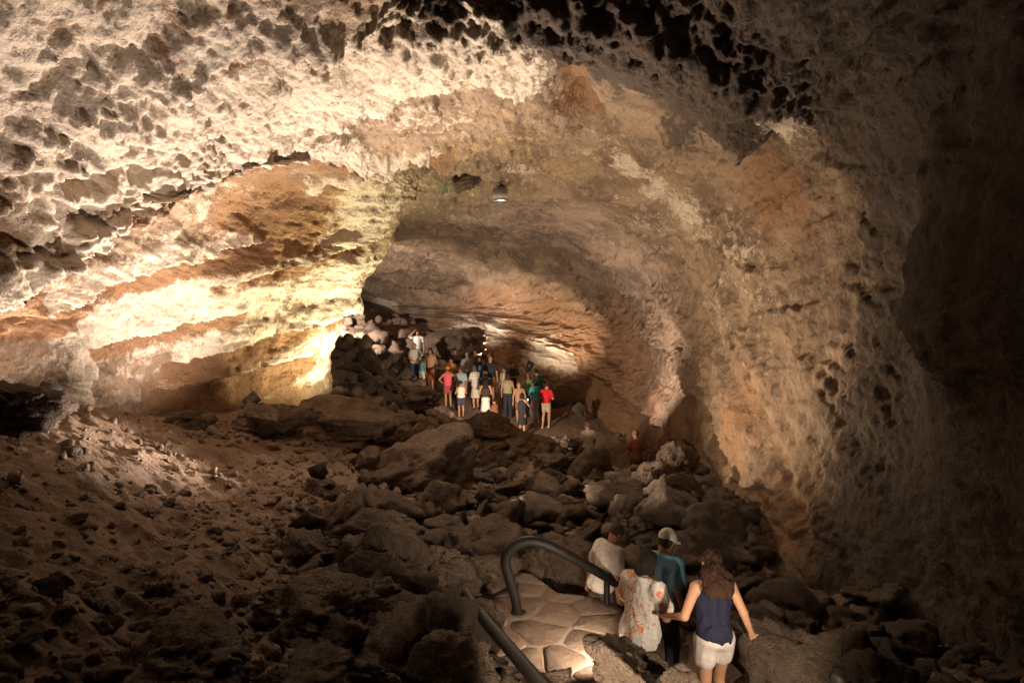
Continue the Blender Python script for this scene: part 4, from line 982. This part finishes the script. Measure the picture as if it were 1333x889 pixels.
def person(loc, turn, H, skin, top, sleeve, bottom, bkind, hair, hkind, arms, label, group=None, vox=.02, lean=0, twist=0, armR=None, armL=None, step=0.0, topmat=None, fat=1.0, nod=0, shoe=(.06, .05, .045), loose=.0, long_top=0.0):
    s = H / 1.70
    near = vox < .015
    pel = np.array([0, 0, .92])
    RL = np.array(Matrix.Rotation(math.radians(-lean), 3, 'X') @ Matrix.Rotation(math.radians(twist), 3, 'Z'))
    def U(p): return (pel + RL @ (np.array(p, float) - pel)) * s          # upper body: bends at the hips
    def Lo(p): return np.array(p, float) * s
    hip = {1: Lo((.088, 0, .90)), -1: Lo((-.088, 0, .90))}
    knee = {1: Lo((.095, .03 + step, .49)), -1: Lo((-.095, .03 - step * .6, .49))}
    ank = {1: Lo((.10, -.03 + step * 1.2, .085)), -1: Lo((-.10, -.03 - step * 1.5, .085))}
    sh = {1: U((.170, -.01, 1.375)), -1: U((-.170, -.01, 1.375))}
    ar = {1: armR or ARMS[arms], -1: armL or ARMS['down' if arms == 'raised' else arms]}
    elb = {k: U((k * ar[k][0][0], *ar[k][0][1:])) for k in ar}; wri = {k: U((k * ar[k][1][0], *ar[k][1][1:])) for k in ar}
    HR = RL @ np.array(Matrix.Rotation(math.radians(-nod), 3, 'X'))
    hc = U((0, .02, 1.585)) + HR @ np.array([0, .02 * math.sin(math.radians(nod)), 0]) * s
    def Hd(p): return hc + HR @ (np.array(p) * s)
    f = fat
    B = Field()
    B.ell(U((0, 0, 1.27)), np.array((.150 * f, .105 * f, .175)) * s, .06, RL); B.ell(U((0, .01, 1.08)), np.array((.128 * f, .095 * f, .15)) * s, .06, RL); B.ell(Lo((0, -.01, .93)), np.array((.155 * f, .115 * f, .12)) * s, .06)
    for k in (1, -1): B.cone(U((k * .03, -.01, 1.425)), U((k * .15, -.01, 1.385)), .052 * s, .052 * s, .05)
    B.cone(U((0, -.005, 1.42)), Hd((0, -.015, -.07)), .056 * s, .052 * s, .03)
    for k in (1, -1):
        B.cone(sh[k], elb[k], .050 * s, .038 * s, .03); B.cone(elb[k], wri[k], .039 * s, .025 * s, .015)
        dv = wri[k] - elb[k]; dv /= np.linalg.norm(dv)
        if near:      # a hand: palm, four bent fingers, thumb from the side of the palm
            sd = np.cross(dv, np.array([0, 0, 1.0]) if abs(dv[2]) < .9 else np.array([0, 1.0, 0])); sd /= np.linalg.norm(sd); pn = np.cross(sd, dv)
            pc = wri[k] + dv * .075 * s
            for u in (-.024, -.008, .008, .024): B.cone(wri[k] + sd * u * .6 * s, pc + sd * u * s, .016 * s, .014 * s, .012)
            for q_, (u, ln) in enumerate(((-.029, .062), (-.010, .074), (.010, .078), (.028, .070))):
                a = pc + sd * u * s; b = a + (dv * .6 + pn * .25) * ln * .62 * s; c = b + (dv * .45 + pn * .6) * ln * .55 * s
                B.cone(a, b, .0105 * s, .0095 * s, .004); B.cone(b, c, .0095 * s, .0085 * s, .004)
            a = wri[k] + dv * .025 * s + sd * .022 * s; b = a + (sd * .75 + dv * .5 + pn * .2) * .045 * s; B.cone(a, b, .014 * s, .011 * s, .008); B.cone(b, b + (dv * .8 + sd * .2) * .035 * s, .011 * s, .009 * s, .004)
        else:
            B.cone(wri[k], wri[k] + dv * .09 * s, .03 * s, .026 * s, .015); B.cone(wri[k] + dv * .09 * s, wri[k] + dv * .16 * s, .024 * s, .015 * s, .015)
            sd = np.cross(dv, np.array([0, 0, 1.0])); sd /= max(np.linalg.norm(sd), 1e-6); B.cone(wri[k] + dv * .03 * s, wri[k] + dv * .08 * s + sd * .04 * s, .016 * s, .012 * s, .01)
        B.cone(hip[k], knee[k], .083 * s * f, .052 * s, .03); B.cone(knee[k], ank[k], .053 * s, .036 * s, .02)
        mid_ = knee[k] * .68 + ank[k] * .32 + np.array([0, -.018, 0]) * s; B.ell(mid_, np.array((.05, .052, .11)) * s, .03)
        B.cone(ank[k] + np.array([0, -.03, -.045]) * s, ank[k] + np.array([k * .015, .13, -.055]) * s, .034 * s, .028 * s, .02)
    B.ell(Hd((0, 0, .01)), np.array((.074, .094, .108)) * s, .03, HR); B.ell(Hd((0, .028, -.06)), np.array((.054, .062, .06)) * s, .03, HR)
    B.cone(Hd((0, .09, .012)), Hd((0, .112, -.022)), .011 * s, .016 * s, .012)          # nose
    B.cone(Hd((-.035, .082, .03)), Hd((.035, .082, .03)), .012 * s, .012 * s, .015)       # brow
    B.cone(Hd((-.02, .086, -.058)), Hd((.02, .086, -.058)), .009 * s, .009 * s, .01)      # lips
    for k in (1, -1): B.ell(Hd((k * .076, -.005, -.005)), np.array((.012, .022, .032)) * s, .01, HR)
    v, q_ = B.build(vox)
    root = obj('person', mesh_np('person', v, q_, skin_mat(skin)), loc=loc)
    root.rotation_euler = (0, 0, math.radians(turn))
    tag(root, label, 'person', group)
    vc = vox
    # top
    T = Field(); o_ = .016 * s + loose
    T.ell(U((0, 0, 1.27)), np.array((.155 * f, .110 * f, .18)) * s + o_, .06, RL); T.ell(U((0, .01, 1.08)), np.array((.136 * f, .102 * f, .17)) * s + o_, .07, RL); T.ell(Lo((0, -.005, .955)), np.array((.158 * f, .118 * f, .10)) * s + o_, .07)
    if long_top: T.ell(Lo((0, -.005, .93 - long_top * .5)), np.array((.165 * f, .125 * f, .10 + long_top * .5)) * s + o_, .07)
    if sleeve != 'none':
        for k in (1, -1): T.cone(U((k * .03, -.01, 1.42)), U((k * .155, -.01, 1.38)), .055 * s + o_ * .5, .054 * s + o_ * .5, .04)
        fr = .62 if sleeve == 'short' else 1.0
        for k in (1, -1):
            T.cone(sh[k], sh[k] + (elb[k] - sh[k]) * fr, .054 * s + o_ * .8, .056 * s + o_ * .9, .03)
            if sleeve == 'long': T.cone(elb[k], wri[k], .048 * s + o_ * .5, .036 * s + o_ * .4, .02)
    else:
        for k in (1, -1): T.cone(U((k * .085, -.05, 1.30)), U((k * .10, .0, 1.435)), .03 * s, .028 * s, .02)
    up = RL @ np.array([0, 0, 1.0])
    T.cut(U((0, 0, 1.462)), up); T.cut(Lo((0, 0, .90 - long_top)), (0, 0, -1))
    v, q_ = T.build(vc, wob=.022 if near else .006, wf=15 if near else 7, seed=int(loc[0] * 7) % 19, zs=.35)
    obj('top', mesh_np('top', v, q_, topmat or cloth(top)), root)
    # bottom
    Bo = Field(); o2 = .014 * s
    if bkind == 'skirt':
        Bo.cone(Lo((0, -.005, 1.0)), Lo((0, 0, .42)), .13 * s, .21 * s, .04)
        Bo.ell(Lo((0, -.01, .93)), np.array((.155 * f, .115 * f, .12)) * s + o2, .05)
        Bo.cut(Lo((0, 0, .45)), (0, 0, -1)); Bo.cut(Lo((0, 0, 1.0)), (0, 0, 1))
    else:
        Bo.ell(Lo((0, -.01, .93)), np.array((.155 * f, .117 * f, .11)) * s + o2, .05)
        fr = {'shorts': .62, 'long': 1.0, 'mini': .40}[bkind]
        for k in (1, -1):
            Bo.cone(hip[k], hip[k] + (knee[k] - hip[k]) * fr, .088 * s * f + o2, (.088 * (1 - fr) + .062 * fr) * s + o2 * (1.5 if bkind != 'long' else 1), .03)
            if bkind == 'long': Bo.cone(knee[k], ank[k] + np.array([0, 0, -.03 * s]), .062 * s + o2, .055 * s + o2, .03)
        Bo.cut(Lo((0, 0, 1.0)), (0, 0, 1))
    v, q_ = Bo.build(vc, wob=.014 if near else .004, wf=12, seed=3, zs=.4)
    obj({'skirt': 'skirt', 'long': 'trousers'}.get(bkind, 'shorts'), mesh_np('bottom', v, q_, cloth(bottom)), root)
    for k in (1, -1):
        S = Field().cone(ank[k] + np.array([0, -.035, -.05]) * s, ank[k] + np.array([k * .015, .14, -.058]) * s, .046 * s, .040 * s, .02).cut(ank[k] + np.array([0, 0, -.03]) * s, (0, 0.35, 1)).cut((0, 0, .003), (0, 0, -1))
        v, q_ = S.build(min(vc, .014)); obj('shoe', mesh_np('shoe', v, q_, cloth(shoe)), root)
    # hair or hat
    if hkind != 'bald':
        Hh = Field()
        if hkind == 'cap':
            Hh.ell(Hd((0, -.008, .035)), np.array((.094, .114, .098)) * s, .01, HR); Hh.cut(Hd((0, 0, -.002)), -(HR @ np.array([0, -.10, 1.0])))
            v, q_ = Hh.build(min(vc, .016)); cp = obj('cap', mesh_np('cap', v, q_, cloth(hair)), root)
            Br = Field().ell(Hd((0, .105, .038)), np.array((.075, .085, .014)) * s, .01, HR); v, q_ = Br.build(min(vc, .012)); obj('brim', mesh_np('brim', v, q_, cloth(hair)), cp)
            Hh = Field().ell(Hd((0, -.03, -.01)), np.array((.082, .078, .085)) * s, .02, HR).cut(Hd((0, -.0, -.01)), HR @ np.array([0, 1, .1])); hc_ = (.06, .04, .03)
        else:
            hc_ = hair
            Hh.ell(Hd((0, -.012, .028)), np.array((.086, .102, .104)) * s, .02, HR)
            if hkind in ('bob', 'long', 'curly'):
                Hh.ell(Hd((0, -.045, -.045)), np.array((.092, .075, .10)) * s, .04, HR)
                for k in (1, -1): Hh.cone(Hd((k * .072, -.01, .03)), Hd((k * .078, -.02, -.11)), .028 * s, .024 * s, .03)
            if hkind in ('long', 'curly'):
                w_ = 1.35 if hkind == 'curly' else 1.0
                Hh.ell(Hd((0, -.085, -.17)), np.array((.105 * w_, .055 * w_, .17)) * s, .04, HR)
                for k in (-.06, 0, .06): Hh.cone(Hd((k, -.09, -.2)), Hd((k * 1.5, -.10, -.34)), .045 * w_ * s, .022 * s, .04)
            if hkind == 'short': Hh.cut(Hd((0, .0, -.055)), HR @ np.array([0, -.25, -1.0]))
            Hh.cut(Hd((0, .065, .02)), HR @ np.array([0, 1.0, -.75 if hkind == 'short' else -.55]))
        curl = .035 if hkind == 'curly' else (.016 if near else .004)
        v, q_ = Hh.build(min(vc, .016), wob=curl, wf=16 if near else 10, seed=5); obj('hair', mesh_np('hair', v, q_, hair_mat(hc_)), root)
    if near:
        for k in (1, -1):
            E = Field().ell(Hd((k * .031, .083, .012)), np.array((.013, .011, .009)) * s, .002, HR); v, q_ = E.build(.005)
            obj('eye', mesh_np('eye', v, q_, plain('eye', (.5, .45, .42), .3, 0, .1)), root)
    return root, dict(U=U, wri=wri, elb=elb, Hd=Hd, s=s, s_root=root)
M_SCREEN = plain('lit_screen', (.6, .7, .9), .3, 0, .02, 5, emit=(.55, .72, 1.0, 2.2), bump=0)
M_PHONE = plain('phone_case', (.02, .02, .022), .4, 0, .1)
def device(pos, rotz, label, cat='camera', w=.12, hgt=.075, scr=None):
    e = bpy.data.objects.new(cat, None); COL.objects.link(e); e.location = pos; e.rotation_euler = (math.radians(-10), 0, rotz)
    obj('case', mesh_np('case', *box_np(w, .022, hgt), M_PHONE, smooth=False), e)
    obj('screen', mesh_np('screen', *box_np(w * .88, .004, hgt * .86, 0, -.0125, 0), scr or M_SCREEN, smooth=False), e)
    return tag(e, label, cat)
GROUP_FAR = 'visitors standing in the far chamber'
for n_, f in enumerate(FAR):
    px, py, d, H, turn, skin, top, slv, bot, bk, hr, hk, arms, lab = f
    q = P(px, py, d); z = gz(q[0], q[1])
    root, info = person((q[0], q[1], z), turn, H, skin, top, slv, bot, bk, hr, hk, arms, lab, GROUP_FAR, vox=.021, lean=(n_ * 5) % 11 - 2, twist=(n_ * 37) % 41 - 20, fat=1.0 + .14 * ((n_ * 7) % 5) / 4, nod=-14 if 'lifted' in lab else 0, step=.05 * ((n_ % 3) - 1) if n_ < 27 else .12, shoe=(.55, .52, .48) if 'white shoes' in lab or 'red' in lab else (.06, .05, .045))
    if arms == 'camera':
        tr = math.radians(turn); M_ = np.array(Matrix.Rotation(tr, 3, 'Z'))
        w_ = (info['wri'][1] + info['wri'][-1]) / 2 + np.array([0, .09, .03])
        device(tuple(np.array([q[0], q[1], z]) + M_ @ w_), tr, 'small glowing camera held up by the person in ' + ('black dress' if 'dress' in lab else 'ochre shirt'))
# ---- the four on the steps
def near_person(key, turn, **kw):
    px, py, d, H = NEAR[key]
    q = P(px, py, d)
    lean = kw.get('lean', 0)
    off = np.array(Matrix.Rotation(math.radians(turn), 3, 'Z')) @ np.array([0, math.sin(math.radians(lean)) * .75, 0])
    x, y = q[0] - off[0], q[1] - off[1]
    drop = (1 - math.cos(math.radians(lean))) * .75 * H / 1.7
    z = q[2] - H + drop
    return person((x, y, z), turn, H, vox=.0095, group=None, **kw)
# floral print: white cotton with loose red and orange brush marks
def floral():
    m, nt, b = new_mat('floral_cotton')
    vec = N(nt, 'ShaderNodeTexCoord').outputs['Object']
    n1 = noise_n(nt, vec, 7.0, 3, .5, 1.6); n2 = noise_n(nt, vec, 5.0, 2, .5, .5); n3 = noise_n(nt, vec, 11.0, 3, .5, 2.0)
    band = ramp(nt, mathn(nt, 'ABSOLUTE', mathn(nt, 'SUBTRACT', n1, .5)), .040, .020)
    pet = mathn(nt, 'MULTIPLY', band, ramp(nt, n2, .46, .54))
    pet2 = mathn(nt, 'MULTIPLY', ramp(nt, n3, .60, .64), ramp(nt, n2, .52, .44))
    c = mixc(nt, ramp(nt, noise_n(nt, vec, 30, 3), .3, .7), (.56, .56, .54), (.70, .70, .67))
    c = mixc(nt, pet, c, mixc(nt, ramp(nt, n2, .42, .6), (.70, .09, .05), (.75, .22, .05)))
    c = mixc(nt, mathn(nt, 'MULTIPLY', pet2, .7), c, (.62, .16, .18))
    nt.links.new(c, b.inputs['Base Color']); b.inputs['Roughness'].default_value = .9
    return m
near_person('tee', -62, skin='tan', top=(.66, .60, .55), sleeve='short', bottom=(.08, .06, .05), bkind='shorts', hair=(.09, .045, .025), hkind='short', arms='down', lean=17, nod=18, step=.12, armL=((.27, -.02, 1.12), (.27, .0, .87)), loose=.02, label='person in plain white t-shirt stooping down the steps, lit object in hand')
near_person('cap', -38, skin='tan', top=(.17, .38, .55), sleeve='short', bottom=(.04, .04, .05), bkind='long', hair=(.80, .76, .70), hkind='cap', arms='down', lean=13, nod=20, twist=-12, step=.1, fat=1.15, loose=.02, label='person in whitish cap and blue t-shirt between the floral shirt and navy tank top')
near_person('floral', -48, skin='tan', top=(.6, .6, .6), sleeve='short', bottom=(.06, .03, .03), bkind='shorts', hair=(.012, .008, .007), hkind='bob', arms='folded', lean=7, nod=16, step=.08, fat=1.0, loose=.022, long_top=.10, topmat=floral(), label='dark haired person in white shirt with red and orange floral print')
near_person('woman', 6, skin='fair', top=(.016, .018, .045), sleeve='none', bottom=(.66, .60, .58), bkind='mini', hair=(.055, .022, .012), hkind='curly', arms='down', lean=8, nod=16, step=.09, armL=((.30, -.06, 1.14), (.38, .16, 1.08)), armR=((.27, -.03, 1.14), (.36, .02, .93)), label='person with long curly brown hair, navy tank top and white shorts')
